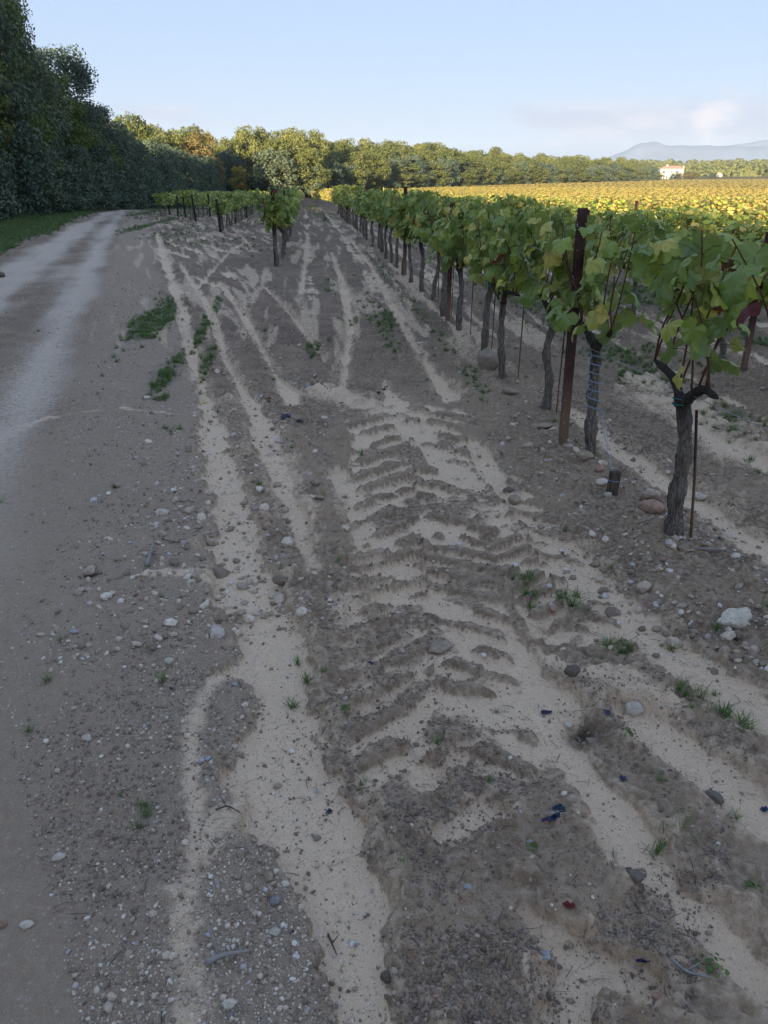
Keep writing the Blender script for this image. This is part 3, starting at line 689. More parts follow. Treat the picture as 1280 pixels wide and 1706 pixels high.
for i in range(13):
    y = 5.08 + i * 1.0; dx = random.Random(i).uniform(-.04, .04)
    l = lbl[i] if i < len(lbl) else 'grapevine right of the bare lane, %s beyond the tall rusty post' % ordw(i + 1)
    hero_vine(1.6 + dx, y, vine_plan(30 + i, h=1.17 + random.Random(i + 9).uniform(-.04, .08), nleaf=(130 if i < 2 else 175) if i < 8 else 130, arms=(.42, .42), lean=(random.Random(i * 3).uniform(-.06, .06), random.Random(i * 5).uniform(-.1, .1)), wide=.2, ncane=9, trunk_r=.034 + .008 * random.Random(i + 50).random(), low=.62 if i else .72), l,
              {7: (LEAF_BROWN, 'pinkish brown dying leaf'), 8: (LEAF_YEL, 'pale yellow leaf')} if i in (1, 2, 5) else None)
hero_vine(-.56, 15.0, vine_plan(77, h=1.3, nleaf=190, arms=(.45, .3), wide=.3, ncane=12, low=.45), 'leafy grapevine at the dark end post left of the bare lane')

# slots of the remaining vines
def row_start(k): return {-1: 16.4, -2: 25.4, -3: 34.3, -4: 40.0, -5: 46.0, -6: 55}[k] if k < 0 else (18.1 if k == 0 else max(1.2, 2.0 - k * .3) if k < 6 else -4 + 0 * k)
TL = [(-40, 152), (-13, 150), (1, 152), (20, 196), (86, 300), (160, 392), (205, 470), (330, 500), (520, 520), (900, 620)]   # foot line of the far wood
def tl_y(x): return float(np.interp(x, [p[0] for p in TL], [p[1] for p in TL]))
slots = []
for k in range(-4, 12):
    x = ROWX(k); y = row_start(k)
    while y < 75:
        if k >= 1 or y > row_start(k) - .1:
            az = math.degrees(math.atan2(x, y)); D = math.hypot(x, y)
            if -24 < az < 36: slots.append((D, k, x, y))
        y += 1.0
slots.sort()
ind = slots[:300 - 16]; rowcount = {}
side = {0: 'row right of the lane', -1: 'row left of the lane', -2: 'second row left of the lane', -3: 'third row left of the lane', -4: 'fourth row left of the lane'}
tallr = lambda k, y: {0: .88, 1: .80, 2: .71, 3: .68, 4: .67}.get(k, .78 if k < 0 else .67) * (1 + .06 * math.sin(y * 1.3 + k * 2) + .05 * math.sin(y * .51 + k))
used = set()
for k in range(-4, 12):
    lst = sorted([s for s in ind if s[1] == k], key=lambda s: s[3])
    for i, (D, _, x, y) in enumerate(lst):
        nm = side.get(k, '%s row right of the lane' % ordw(k + 1))
        rn = random.Random(k * 1000 + i)
        lab = 'green grapevine, %s from the camera end in the %s' % (ordw(i + 1 + (14 if k == 0 else 0)), nm)
        mid_vine(x + rn.uniform(-.05, .05), y + rn.uniform(-.08, .08), rn.randint(0, 6), lab, rn.uniform(.95, 1.12), tallr(k, y), D < 30)
indset = set((k, round(y, 2)) for _, k, x, y in ind)
# the rest of the vineyard as one mass
tpl = [bpy.data.objects.new('x', p[3]) for p in PROTO[:0]]
fol = [o for o in bpy.data.objects if o.name.startswith('foliage') and o.type == 'MESH']
templ = []
for p in PROTO[:4]:
    templ.append(next(o for o in fol if o.data == p[3]))
rs = random.Random(3)
lowT = []; lowS = []
for i in range(70):
    s_ = rs.choice((-1, 1)); lowT.append(((s_ * abs(rs.gauss(.12, .1)), rs.uniform(-1, 1), .62 + .72 * rs.random() ** .8), (s_ * rs.uniform(.2, 1), rs.gauss(0, .5), rs.uniform(.1, 1)), (rs.gauss(0, .4), rs.gauss(0, .6), -1.))); lowS.append(rs.uniform(.14, .24))
V, F = leaf_cloud(lowT, lowS, rs, True)
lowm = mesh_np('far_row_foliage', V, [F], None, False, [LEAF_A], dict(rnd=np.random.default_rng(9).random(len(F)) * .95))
farv = link('grapevine', None, loc=(ROWX(-1), 76.0, float(terrain(ROWX(-1), 76)))); tag(farv, 'yellowing grapevine far down the row on the left of the bare lane', 'grapevine')
lowo = link('foliage', lowm, farv); lowo['kind'] = 'stuff'
pts = []; rots = []; scs = []; idx = []
for k in range(-4, 300):
    x = ROWX(k); y = row_start(k) if k < 6 else -6 + k * .25; dy = 1.0
    ymax = min(tl_y(x) - 5, 640)
    while y < ymax:
        D = math.hypot(x, y); az = math.degrees(math.atan2(x, y)); far = D > 95; dy = 1.0 if not far else (2.0 if D < 220 else 4.0)
        if (k, round(y, 2)) not in indset and -28 < az < 44 and not (k == 0 and y < 18) and not (k == -1 and 74 < y < 78):
            if rs.random() < .97:
                pts.append((x + rs.uniform(-.06, .06), y, 0)); sc = 1 if not far else dy / 2 * 1.1
                rots.append((0, 0, math.pi * rs.randint(0, 1) + rs.uniform(-.06, .06))); scs.append((1.05 + (.25 if far else 0), sc * 1.05, tallr(k, y))); idx.append(rs.randint(0, 3) if not far else 4)
        y += dy
pts = np.array(pts); pts[:, 2] = terrain(pts[:, 0], pts[:, 1])
scatter('vineyard_rows', pts, rots, scs, templ + [lowo], idx, 'yellow and green rows of vines of the sunlit field beyond', 'vineyard')
print('vine mass', len(pts), 'individual', len(ind))

# ---------------------------------------------------------------- posts, rods, wires, twine
def rust_mat():
    m = M('rusty_steel'); n = m.noise(m.obj(), 16, 5, .65); sp = m.n.new('ShaderNodeSeparateXYZ'); m.l.new(m.obj(), sp.inputs[0])
    c = m.mix(m.rng(n, .35, .7), (.040, .018, .017), (.080, .038, .030))
    c = m.mix(m.rng(m.math('ADD', sp.outputs[2], m.math('MULTIPLY', n, .2)), .62, .2, 0, .85), c, (.20, .13, .085))
    c = m.mix(m.rng(m.noise(m.obj(), 70, 2), .70, .74), c, (.4, .38, .35)); m.col(c); m.rough(.7); m.nrm(m.bump(n, .004)); return m.m
RUST = rust_mat(); DARKP = simple('dark_post', (.035, .028, .026), .8, .4, 25, .004)
WIREM = simple('galvanised_wire', (.32, .34, .36), .4, .2, 30, metal=.8); BLUE = simple('blue_twine', (.24, .33, .46), .7, .3, 200); WOOD = bark_mat('weathered_stake', (.09, .065, .045), (.20, .155, .11)); TEAL = simple('green_tie', (.02, .16, .16), .6, .3, 100)
def post_mesh(h, w=.062, d=.045, t=.006, mat=None):
    """open steel channel with folded lips"""
    o = [(-w / 2, d / 2), (-w / 2, -d / 2), (w / 2, -d / 2), (w / 2, d / 2), (w / 4, d / 2), (w / 4, d / 2 - t), (w / 2 - t, d / 2 - t), (w / 2 - t, -d / 2 + t), (-w / 2 + t, -d / 2 + t), (-w / 2 + t, d / 2 - t), (-w / 4, d / 2 - t), (-w / 4, d / 2)]
    zs = [-.25, 0, .3, .6, .9, h - .01, h]; n = len(o); V = []; F = []
    for z in zs: V += [(x * (1 if z < h else .96), y, z) for x, y in o]
    for i in range(len(zs) - 1):
        for j in range(n): F.append((i * n + j, i * n + (j + 1) % n, (i + 1) * n + (j + 1) % n, (i + 1) * n + j))
    m0 = [(0, 1, 8, 9), (1, 2, 7, 8), (2, 3, 6, 7), (3, 4, 5, 6), (9, 10, 11, 0)]
    for a in m0: F.append(a[::-1]); F.append(tuple(q + (len(zs) - 1) * n for q in a))
    return mk('post', (V, F), mat, False)
def post(x, y, h, mat, label, w=.062, lean=(0, 0), group=None):
    o = link('vineyard_post', None, loc=(x, y, gz(x, y)), rot=(lean[0], lean[1], .15)); tag(o, label, 'post', group)
    link('shaft', post_mesh(h, w, w * .72, mat=mat), o)
    hooks = []
    for z in (h - .10, h - .38, h - .62):
        for s in (-1, 1): hooks.append(tube([(s * w * .45, -w * .37, z), (s * (w * .5 + .012), -w * .4, z + .006), (s * (w * .5 + .012), -w * .4, z + .02)], [.003] * 3, 5))
    for hk in hooks: link('wire_hook', mk('wire_hook', hk, WIREM), o)
    return o
PG = 'posts of the vine trellis'
post(1.56, 4.46, 1.37, RUST, 'tall rusty brown post nearest the camera, tan towards its foot', .048, (R(-.5), R(-.5)), PG)
post(1.57, 8.72, 1.25, RUST, 'thin rusty post among the bare trunks beyond the tan rock', .045, (0, R(.6)), PG)
for i, y in enumerate((13.0, 17.3, 21.6, 26.0, 31, 36)):
    post(1.6, y, 1.32, RUST, 'rusty post in the row right of the bare lane, %s beyond the thin one' % ordw(i + 1), .05, (0, 0), PG)
post(-.58, 15.15, 1.33, DARKP, 'dark end post with a reddish dead leaf left of the bare lane', .065, (0, 0), PG)
for (u, v0, v1, tx) in ((367, 387, 345, 'dark end post of the second row left of the bare lane'), (325, 362, 318, 'dark slanting end post of the third row left of the bare lane'), (308, 355, 323, 'dark post just left of the slanting one'), (295, 350, 324, 'dark post at the far left of the vine rows'),
                        (281, 347, 327, 'leaning post at the outer left corner of the vines'), (349, 354, 330, 'dark post seen between the second and third end posts')):
    x, y = px(u, v0); th = math.hypot(x, y)
    post(x, y, max(.95, (v0 - v1) * th / 1500 * 1.02), DARKP, tx, .075, (R(random.uniform(-2, 2)), R(-4 if u == 325 else random.Random(u).uniform(-3, 3))), PG)
for i, (k, y) in enumerate([(-1, 20.5), (-1, 26), (-1, 32), (-2, 31), (-2, 37), (1, 6.2), (1, 10.5), (1, 15), (2, 9), (2, 14)]):
    post(ROWX(k), y, 1.2 if k < 0 else 1.12, DARKP if k < 0 else RUST, 'slim %s post inside the %s, %s from its camera end' % ('dark' if k < 0 else 'rusty', side.get(k, '%s row right of the lane' % ordw(k + 1)), ordw(1 + sum(1 for q in [(-1, 20.5), (-1, 26), (-1, 32), (-2, 31), (-2, 37), (1, 6.2), (1, 10.5), (1, 15), (2, 9), (2, 14)][:i] if q[0] == k))), .045, (0, 0), PG)
# rods beside the vines
def rod(x, y, h, lean, label, r=.006):
    o = link('steel_rod', mk('steel_rod', tube([(0, 0, -.1), (lean[0] * .5, lean[1] * .5, h * .5), (lean[0], lean[1], h)], [r] * 3, 7), RUST), loc=(x, y, gz(x, y))); tag(o, label, 'rod', 'thin rods beside the vines'); return o
x, y = px(1152, 916); rod(x, y, .60, (-.06, .05), 'thin rusty rod leaning against the nearest whole vine', .0065)
for i, yy in enumerate((5.0, 6.03, 7.0, 7.98, 9.1, 10.1)):
    rod(1.68, yy, .85, (.01, 0), 'thin upright rod beside the %s vine beyond the tall rusty post' % ordw(i + 1), .005)
for k, za in ((0, (.72, .96, 1.16)), (1, (.7, 1.1)), (-1, (.7, 1.2))):
    ys = np.arange(4.54 if k == 0 else (3.0 if k == 1 else 15.15), 44, 2.0)
    for j, z in enumerate(za):
        p = [(ROWX(k) - .05 - (.0 if j < 2 else .02), float(q), gz(ROWX(k) - .05, float(q)) + z * (.97 if k > 0 else 1) + (0 if i % 2 else -.01) - .06) for i, q in enumerate(ys)]
        if k == 0 and j == 0: p = [(1.6, 2.4, gz(1.6, 2.4) + z)] + p
        o = link('trellis_wire', mk('trellis_wire', tube(p, [.0016] * len(p), 4), WIREM))
        tag(o, '%s wire strung along the %s' % (('lowest', 'middle', 'top')[j] if len(za) == 3 else ('lower', 'upper')[j], side.get(k, 'second row right of the bare lane')), 'wire')
# wooden stake with the twine
sx, sy = px(1018, 838); sz = gz(sx, sy)
st = mk('wooden_stake', join([([(a * (.026 if z > -.1 else .012), b * (.016), z) for z in (-.14, -.02, .05, .135) for a, b in ((-1, -1), (1, -1), (1.05, 1), (-1, 1))],
      [(i * 4 + j, i * 4 + (j + 1) % 4, (i + 1) * 4 + (j + 1) % 4, (i + 1) * 4 + j) for i in range(3) for j in range(4)] + [(12, 13, 14, 15), (3, 2, 1, 0)])]), WOOD, False)
tag(link('wooden_stake', st, loc=(sx, sy, sz), rot=(0, R(3), .2)), 'short weathered wooden stake holding the end of the blue twine', 'stake')
p = []
vz = gz(1.62, 4.1)
for i in range(46):
    t = i / 45; a = t * 44; z = .62 - t * .34; p.append((1.62 + .043 * math.cos(a) - .045 * z, 4.1 + .043 * math.sin(a) + .09 * z, vz + z))
e = Vector((sx, sy, sz + .10)); b = Vector(p[-1])
for i in range(1, 13):
    t = i / 12; q = b.lerp(e, t); p.append((q.x + .008 * math.sin(i * 2.5), q.y + .008 * math.cos(i * 2.5), q.z - .02 * math.sin(math.pi * t)))
for i in range(9): p.append((sx + .032 * math.cos(i), sy + .022 * math.sin(i), sz + .10 - i * .003))
tag(link('blue_twine', mk('blue_twine', tube(p, [.0024] * len(p), 5), BLUE)), 'pale blue twine wound round a vine trunk and down to the stake', 'twine')
tie = [(1.594 + .042 * math.cos(a), 3.088 + .042 * math.sin(a), gz(1.65, 3.06) + .60 + .004 * a) for a in np.linspace(0, 12, 26)]
tag(link('green_tie', mk('green_tie', tube(tie, [.003] * 26, 5), TEAL)), 'blue-green tie round the head of the nearest whole vine', 'tie')
# dead leaf on the end post
dl = link('dead_leaf', LEAVES[1], loc=(-.5, 15.1, gz(-.58, 15.15) + 1.27), rot=(1.3, .4, .5), scale=.09); dl.material_slots[0].link = 'OBJECT'; dl.material_slots[0].material = LEAF_RED
tag(dl, 'reddish dead leaf caught on top of the dark end post', 'leaf')

# ---------------------------------------------------------------- trees
def crown_mesh(seed, rx, ry, z0, z1, nclump, nleaf, ls, mat, skirt=.5, shape='round', clump=.55):
    g = np.random.default_rng(seed); cz = (z0 + z1) / 2; hz = (z1 - z0) / 2
    d = g.normal(size=(nclump, 3)); d /= np.linalg.norm(d, axis=1)[:, None]
    rad = .62 + .38 * g.random(nclump) ** .5
    taper = 1.0
    c = d * rad[:, None]
    if shape == 'hedge': sx = 1.0 - .25 * np.clip(c[:, 2], 0, 1); 
    elif shape == 'pine': sx = np.where(c[:, 2] > 0, 1.0 - .3 * c[:, 2], 1 + .55 * c[:, 2])
    else: sx = 1.0 - skirt * .35 * np.clip(-c[:, 2], 0, 1)
    C = np.stack([c[:, 0] * rx * sx, c[:, 1] * ry * sx, cz + c[:, 2] * hz], 1)
    if shape == 'hedge': C[:, 2] = z0 + (z1 - z0) * g.random(nclump) ** .9; ang = g.random(nclump) * 6.283; q = .75 + .25 * g.random(nclump); tp = 1 - .45 * ((C[:, 2] - z0) / (z1 - z0)) ** 3; C[:, 0] = np.cos(ang) * rx * q * tp; C[:, 1] = np.sin(ang) * ry * q * tp
    cr = clump * (.6 + .8 * g.random(nclump))
    w = cr ** 2; w /= w.sum(); own = g.choice(nclump, nleaf, p=w)
    d2 = g.normal(size=(nleaf, 3)); d2 /= np.linalg.norm(d2, axis=1)[:, None]
    pos = C[own] + d2 * (cr[own] * (.55 + .45 * g.random(nleaf)))[:, None] * np.array([1, 1, .8])
    pos[:, 2] = np.maximum(pos[:, 2], .05)
    n = d2 + .55 * g.normal(size=(nleaf, 3)); n /= np.linalg.norm(n, axis=1)[:, None]
    t = g.normal(size=(nleaf, 3)); t -= n * (n * t).sum(1)[:, None]; t /= np.linalg.norm(t, axis=1)[:, None]; b = np.cross(n, t)
    s = ls * (.6 + .8 * g.random(nleaf))[:, None]
    V = np.stack([pos + t * s, pos + b * s * .62 + n * s * .1, pos - t * s, pos - b * s * .62 + n * s * .1], 1).reshape(-1, 3)
    rnd = np.clip(.25 * g.random(nclump)[own] + .25 + .5 * (g.random(nleaf) - .25), 0, 1)
    return mesh_np('crown', V, [np.arange(nleaf * 4).reshape(-1, 4)], None, False, [mat], dict(rnd=rnd))
def limbs_mesh(seed, z0, z1, r, rx, n=7):
    rn = random.Random(seed); parts = [tube(smoothpath([(0, 0, -.3), (rn.uniform(-.2, .2), rn.uniform(-.2, .2), z0 * .6), (rn.uniform(-.3, .3), rn.uniform(-.3, .3), z0 + (z1 - z0) * .7)], 8), [r * (1.25 - .13 * i) for i in range(8)], 9, .08, rn)]
    tm = mk('trunk', parts[0], TRUNKM); L = []
    for i in range(n):
        a = i * 2.4 + rn.random(); b = z0 * .7 + (z1 - z0) * .6 * i / n; q = rx * rn.uniform(.5, .85)
        L.append(tube(smoothpath([(0, 0, b), (math.cos(a) * q * .5, math.sin(a) * q * .5, b + q * .35), (math.cos(a) * q, math.sin(a) * q, b + q * .8)], 5), [r * .5, r * .38, r * .28, r * .18, r * .08], 5, .05, rn))
    return tm, mk('limbs', join(L), TRUNKM)
def treeset(seed, rx, z0, z1, ncl, nl, ls, mat, shape='round', clump=.55, r=.18):
    tm, lm = limbs_mesh(seed, max(z0, .8), z1, r, rx); return (tm, lm, crown_mesh(seed, rx, rx, z0, z1, ncl, nl, ls, mat, shape=shape, clump=clump))
SETS = {
 'oak': [treeset(200 + i, 2.5, .3, 9.0, 150, 21000, .085, OAK, 'hedge' if i < 2 else 'round', .75) for i in range(3)],
 'green': [treeset(210 + i, 2.7, .4, 9.6, 140, 20000, .09, OAKG, 'hedge' if i == 0 else 'round', .75) for i in range(2)],
 'hedge': [treeset(220 + i, 1.75, .0, 4.4, 70, 7500, .085, OAK, 'hedge', .55, .1) for i in range(3)],
 'far_green': [treeset(230 + i, 3.0, 1.0, 9.6, 60, 5000, .17, OAKF, 'round', .95) for i in range(3)],
 'far_turn': [treeset(240 + i, 2.7, 1.0, 9.0, 55, 4500, .17, OAKY, 'round', .9) for i in range(2)],
 'far_pine': [treeset(250 + i, 2.8, 3.0, 10.5, 42, 4500, .16, PINE, 'pine', 1.0) for i in range(3)],
 'far_oak': [treeset(260 + i, 2.6, .2, 6.5, 60, 4500, .15, OAK, 'hedge', .8) for i in range(2)],
 'yellow': [treeset(270, 1.5, .4, 6.5, 40, 3000, .14, YELT, 'round', .6)],
 'bush': [treeset(280 + i, 1.1, .0, 2.0, 26, 2600, .07, OAKG, 'hedge', .4, .04) for i in range(2)],
}
NAMES = {'oak': 'holm_oak', 'green': 'oak_tree', 'hedge': 'hedge_shrub', 'far_green': 'oak_tree', 'far_turn': 'oak_tree', 'far_pine': 'pine_tree', 'far_oak': 'holm_oak', 'yellow': 'poplar_tree', 'bush': 'shrub'}
trng = random.Random(21)
def tree(kind, x, y, sc, zs, label, group, i=None, cat=None, detail=True):
    S_ = SETS[kind]; tm, lm, cm = S_[(trng.randint(0, 99) if i is None else i) % len(S_)]
    o = link(NAMES[kind], None, loc=(x, y, float(terrain(x, y)) - .05), rot=(0, 0, trng.uniform(0, 6.28)), scale=(sc, sc, zs)); tag(o, label, cat or ('shrub' if kind in ('hedge', 'bush') else 'tree'), group)
    link('trunk', tm, o)
    if detail: link('limbs', lm, o)
    c = link('crown', cm, o); c['kind'] = 'stuff'
    return o
# trees along the left of the track (the ones at and behind the camera cast the long shade over the foreground)
i = 0; y = -112.0
GL = 'tall trees along the left of the track'
vis = 0
while y < 66:
    kind = ('oak', 'green', 'oak', 'green', 'oak')[i % 5]
    H = 9.0 if y < -28 else (7.6 if y < -3 else (5.6 if y < 31 else (10.4 if y < 49 else (9.0 if y < 58 else 7.4))))
    H *= trng.uniform(.93, 1.07); base = 9.3 if kind == 'oak' else 9.9
    if y > 30:
        vis += 1; lab = '%s tall shaded %s beside the track, counted from the left edge' % (ordw(vis), 'dark holm oak' if kind == 'oak' else 'green oak')
    else: lab = 'tall tree beside the track outside the picture, %s from the south' % ordw(i + 1)
    tree(kind, -15.8 + trng.uniform(-.5, .4), y, 1.0 + trng.uniform(-.05, .15), H / base, lab, GL)
    y += 3.3 + trng.uniform(-.4, .4); i += 1
# low growth at the foot of the near trees
for q in range(17):
    y = 27 + q * 2.0; tree('hedge', -13.7 + trng.uniform(-.25, .25), y, trng.uniform(.7, .95), trng.uniform(.45, .85), 'leafy undergrowth shrub at the foot of the near trees, %s along the grass' % ordw(q + 1), 'undergrowth at the foot of the trees')
# clipped dark hedge running on
q = 0; y = 59.5
while y < 149:
    q += 1; tree('hedge', -15.1 + trng.uniform(-.15, .15), y, trng.uniform(.95, 1.1), trng.uniform(1.22, 1.45), 'dark hedge shrub in the shaded hedge, %s beyond the tall trees' % ordw(q), 'shaded hedge beyond the tall trees')
    y += 2.7 if y < 110 else 3.2
q = 0
for (y0, xs_, hs, kinds) in ((112, np.arange(-46, -20, 3.6), (10.4, 11.4), ('far_turn', 'far_green', 'far_turn', 'far_green')), (119, np.arange(-46, -22, 4.2), (11.6, 13), ('far_pine', 'far_green', 'far_pine')),
                             (138, np.arange(-27, -15.6, 3.5), (10.6, 11.8), ('far_green', 'far_green', 'far_turn')), (146, np.arange(-30, -17, 4), (11.8, 13.2), ('far_pine', 'far_green'))):
    for X in xs_:
        kind = kinds[q % len(kinds)]; q += 1; base = 11.2 if kind == 'far_pine' else 10.2
        tree(kind, float(X) + trng.uniform(-.6, .6), y0 + trng.uniform(-1.5, 1.5), trng.uniform(.85, 1.1), trng.uniform(*hs) / base, 'sunlit %s behind the shaded hedge, %s away' % ({'far_turn': 'brownish oak', 'far_green': 'yellow-green oak', 'far_pine': 'pine'}[kind], ordw(q)), 'sunlit trees behind the hedge')
# edge of the wood across the far side of the vineyard
pl = [(-46, 176), (-13, 156), (1, 154), (19, 197), (86, 302), (160, 396), (196, 452)]; n_ = 0
acc = 0
for (a, b) in zip(pl[:-1], pl[1:]):
    L = math.hypot(b[0] - a[0], b[1] - a[1]); dx, dy = (b[0] - a[0]) / L, (b[1] - a[1]) / L; nx, ny = -dy, dx
    st_ = 3.4 if a[1] < 198 else 4.6
    for s in np.arange(0, L, st_):
        for rk, off in enumerate((0, 5.5, 12.0)):
            n_ += 1
            X = a[0] + dx * s + nx * off + trng.uniform(-1, 1); Y = a[1] + dy * s + ny * off + trng.uniform(-1, 1)
            if rk == 0: kind = trng.choice(('far_oak', 'far_green', 'far_oak', 'far_green', 'far_green')); H = trng.uniform(4.5, 9)
            elif rk == 1: kind = trng.choice(('far_green', 'far_pine', 'far_green')); H = trng.uniform(8.4, 11)
            else: kind = trng.choice(('far_pine', 'far_pine', 'far_green')); H = trng.uniform(9.6, 13)
            base = {'far_pine': 11.2, 'far_green': 10.2, 'far_turn': 9.6, 'far_oak': 7.1}[kind]; k2 = 1 if Y < 200 else 1.35
            if Y > 300: H *= .95
            tree(kind, X, Y, k2 * trng.uniform(.9, 1.2), H / base, '%s, %s rank of the far wood, %s from its left end' % ({'far_turn': 'brownish oak', 'far_green': 'yellow-green oak', 'far_pine': 'umbrella-topped pine', 'far_oak': 'dark holm oak'}[kind], ('front', 'second', 'rear')[rk], ordw((n_ + 2) // 3)), 'edge of the far wood', detail=Y < 200)
tree('yellow', -11.5, 150.5, 1.0, .85, 'bright yellow tree where the shaded hedge ends', None)
tree('far_oak', -5, 149.5, 1.5, 1.15, 'round grey-green holm oak standing alone before the far wood', None)

# ---------------------------------------------------------------- farmhouse
ang = R(24.1); D = 598; hx, hy = D * math.sin(ang), D * math.cos(ang); hz = float(terrain(hx, hy)) - .2
PLA = simple('cream_render', (.62, .56, .44), .9, .08, 1.5); PLW = simple('white_render', (.72, .68, .58), .9, .06, 1.5); TILE = simple('terracotta_tiles', (.46, .28, .20), .9, .25, 3); GLS = simple('dark_window', (.05, .055, .065), .3, .2, 2); SHU = simple('grey_shutter', (.22, .25, .27), .7, .1, 3)
house = link('farmhouse', None, loc=(hx, hy, hz), rot=(0, 0, -ang + R(9))); tag(house, 'cream two-storey farmhouse with a terracotta roof at the far right', 'house')
link('wall', mk('wall', box(-4, 10.6, 0, 9, -.5, 6.4), PLA, False), house); 
link('wall', mk('wall', box(-12.6, -4.003, .6, 8, -.5, 2.9), PLW, False), house)
def hip(x0, x1, y0, y1, z, h, ov=.4, r=4.0):
    ym = (y0 + y1) / 2; a, b = x0 - ov, x1 + ov; c, d = y0 - ov, y1 + ov
    return [(a, c, z), (b, c, z), (b, d, z), (a, d, z), (a + r, ym, z + h), (b - r * .55, ym, z + h), (a, c, z - .18), (b, c, z - .18), (b, d, z - .18), (a, d, z - .18)], [(0, 1, 5, 4), (1, 2, 5), (2, 3, 4, 5), (3, 0, 4), (0, 6, 7, 1), (1, 7, 8, 2), (2, 8, 9, 3), (3, 9, 6, 0), (9, 8, 7, 6)]
rf = link('roof', mk('roof', hip(-4, 10.6, 0, 9, 6.6, 1.9), TILE, False), house); link('chimney', mk('chimney', box(.3, 1.2, 3.6, 4.6, 7.4, 9.4), PLA, False), rf); link('chimney', mk('chimney', box(10.62, 11.5, 2, 3.2, -.5, 8.3), PLA, False), rf)
link('roof', mk('roof', ([(-13, .2, 3.05), (-4.01, .2, 3.05), (-4.01, 8, 5.1), (-9.5, 8, 5.1), (-13, .2, 2.85), (-4.01, .2, 2.85), (-4.01, 8, 4.9), (-9.5, 8, 4.9), (-13, 8, 3.05), (-13, 8, 2.85)], [(0, 1, 2, 3), (0, 3, 8), (0, 4, 5, 1), (1, 5, 6, 2), (2, 6, 7, 3), (3, 7, 9, 8), (8, 9, 4, 0)]), TILE, False), house)
for (x0, z0, w, h_, kind) in ((-2.3, 3.7, 1.5, 1.6, 1), (1.0, 4.1, .8, 1.1, 0), (3.2, 3.9, .9, 1.5, 0), (6.2, 3.9, 1.8, 1.3, 1), (-3.3, .1, 1.1, 2.3, 0), (-1.6, .1, 1.1, 2.3, 0), (0.3, .1, 1.0, 2.2, 0), (5.6, .3, 1.3, 1.8, 0), (7.5, .3, 1.5, 1.9, 1), (-10.6, .7, 1.0, 1.4, 0), (-7.0, .2, 1.3, 2.1, 0)):
    yb = 0 if x0 > -4 else .6
    w_ = link('window', mk('window', box(x0, x0 + w, yb - .03, yb + .06, z0, z0 + h_), GLS, False), house)
    link('frame', mk('frame', join([box(x0 - .08, x0, yb - .06, yb, z0, z0 + h_), box(x0 + w, x0 + w + .08, yb - .06, yb, z0, z0 + h_), box(x0 - .08, x0 + w + .08, yb - .06, yb, z0 + h_, z0 + h_ + .1)]), PLW, False), w_)
    if kind:
        for sgn in (-1, 1): link('shutter', mk('shutter', box(x0 - .55 if sgn < 0 else x0 + w + .1, x0 - .1 if sgn < 0 else x0 + w + .55, yb - .09, yb - .065, z0, z0 + h_), SHU, False), w_)
def hp_(u, D, v=0):
    az = math.atan((u - 640) / 1400.) + YAW; return D * math.sin(az), D * math.cos(az)
for (u, D, k, s, zs, tx) in ((1128, 585, 'far_oak', 1.3, .55, 'rounded bush in front of the farmhouse door'), (1135, 588, 'far_turn', .9, .42, 'pale greyish tree in front of the farmhouse'), (1152, 590, 'far_turn', 1.5, .55, 'mauve-grey tree right of the farmhouse'), (1190, 620, 'far_oak', 1.2, .6, 'dark bush left of the small stone hut'),
                         (1084, 640, 'far_green', 1.4, .9, 'green tree left of the farmhouse annexe'), (1162, 610, 'bush', 2.4, 2, 'low bush between farmhouse and hut')):
    x, y = hp_(u, D); tree(k, x, y, s, zs, tx, None)
x, y = hp_(1200, 700); hut = link('stone_hut', None, loc=(x, y, float(terrain(x, y))), rot=(0, 0, -.5)); tag(hut, 'small pale gabled hut in the field right of the farmhouse', 'hut')
link('wall', mk('wall', box(-3, 3, 0, 4, -.5, 3), PLA, False), hut); hut.scale = (.75, .75, .7)
link('roof', mk('roof', ([(-3.3, -.3, 3.0), (3.3, -.3, 3.0), (3.3, 4.3, 3.0), (-3.3, 4.3, 3.0), (0, -.3, 5), (0, 4.3, 5)], [(0, 4, 5, 3), (1, 2, 5, 4), (0, 1, 4), (2, 3, 5), (3, 2, 1, 0)]), TILE, False), hut)
link('door', mk('door', box(-.5, .5, -.05, .02, -.2, 2.0), GLS, False), hut)
x, y = hp_(1065, 470); sh = link('white_shed', None, loc=(x, y, float(terrain(x, y))), rot=(0, 0, -.4)); tag(sh, 'small whitish structure at the right end of the far wood edge', 'shed')
link('wall', mk('wall', box(-1.6, 1.6, 0, 2.5, -.4, 3.0), PLW, False), sh); link('roof', mk('roof', ([(-1.9, -.3, 3.0), (1.9, -.3, 3.0), (1.9, 2.8, 3.9), (-1.9, 2.8, 3.9), (-1.9, -.3, 2.85), (1.9, -.3, 2.85), (1.9, 2.8, 3.75), (-1.9, 2.8, 3.75)], [(0, 1, 2, 3), (0, 4, 5, 1), (1, 5, 6, 2), (2, 6, 7, 3), (3, 7, 4, 0), (7, 6, 5, 4)]), simple('grey_sheet', (.4, .42, .45), .5), False), sh)
link('door', mk('door', box(-.45, .45, -.04, .02, -.2, 2.0), SHU, False), sh)
# young trees with pale guards before the wood
for i in range(16):
    x, y = hp_(897 + i * 7.6, 330 + i * 6.5); o = link('young_tree', None, loc=(x, y, float(terrain(x, y)) + 1.0)); tag(o, 'young tree in a pale guard, %s from the left before the far wood' % ordw(i + 1), 'young tree', 'young trees planted in a line')
    link('guard', mk('guard', tube([(0, 0, -1), (0, 0, .7)], [.22, .2], 8), PLW), o); link('crown', mk('crown', (lambda r: ([v * 1.3 + Vector((0, 0, 1.2)) for v in r[0]], r[1]))(rock(i, 2, 1.1)), OAKY), o)

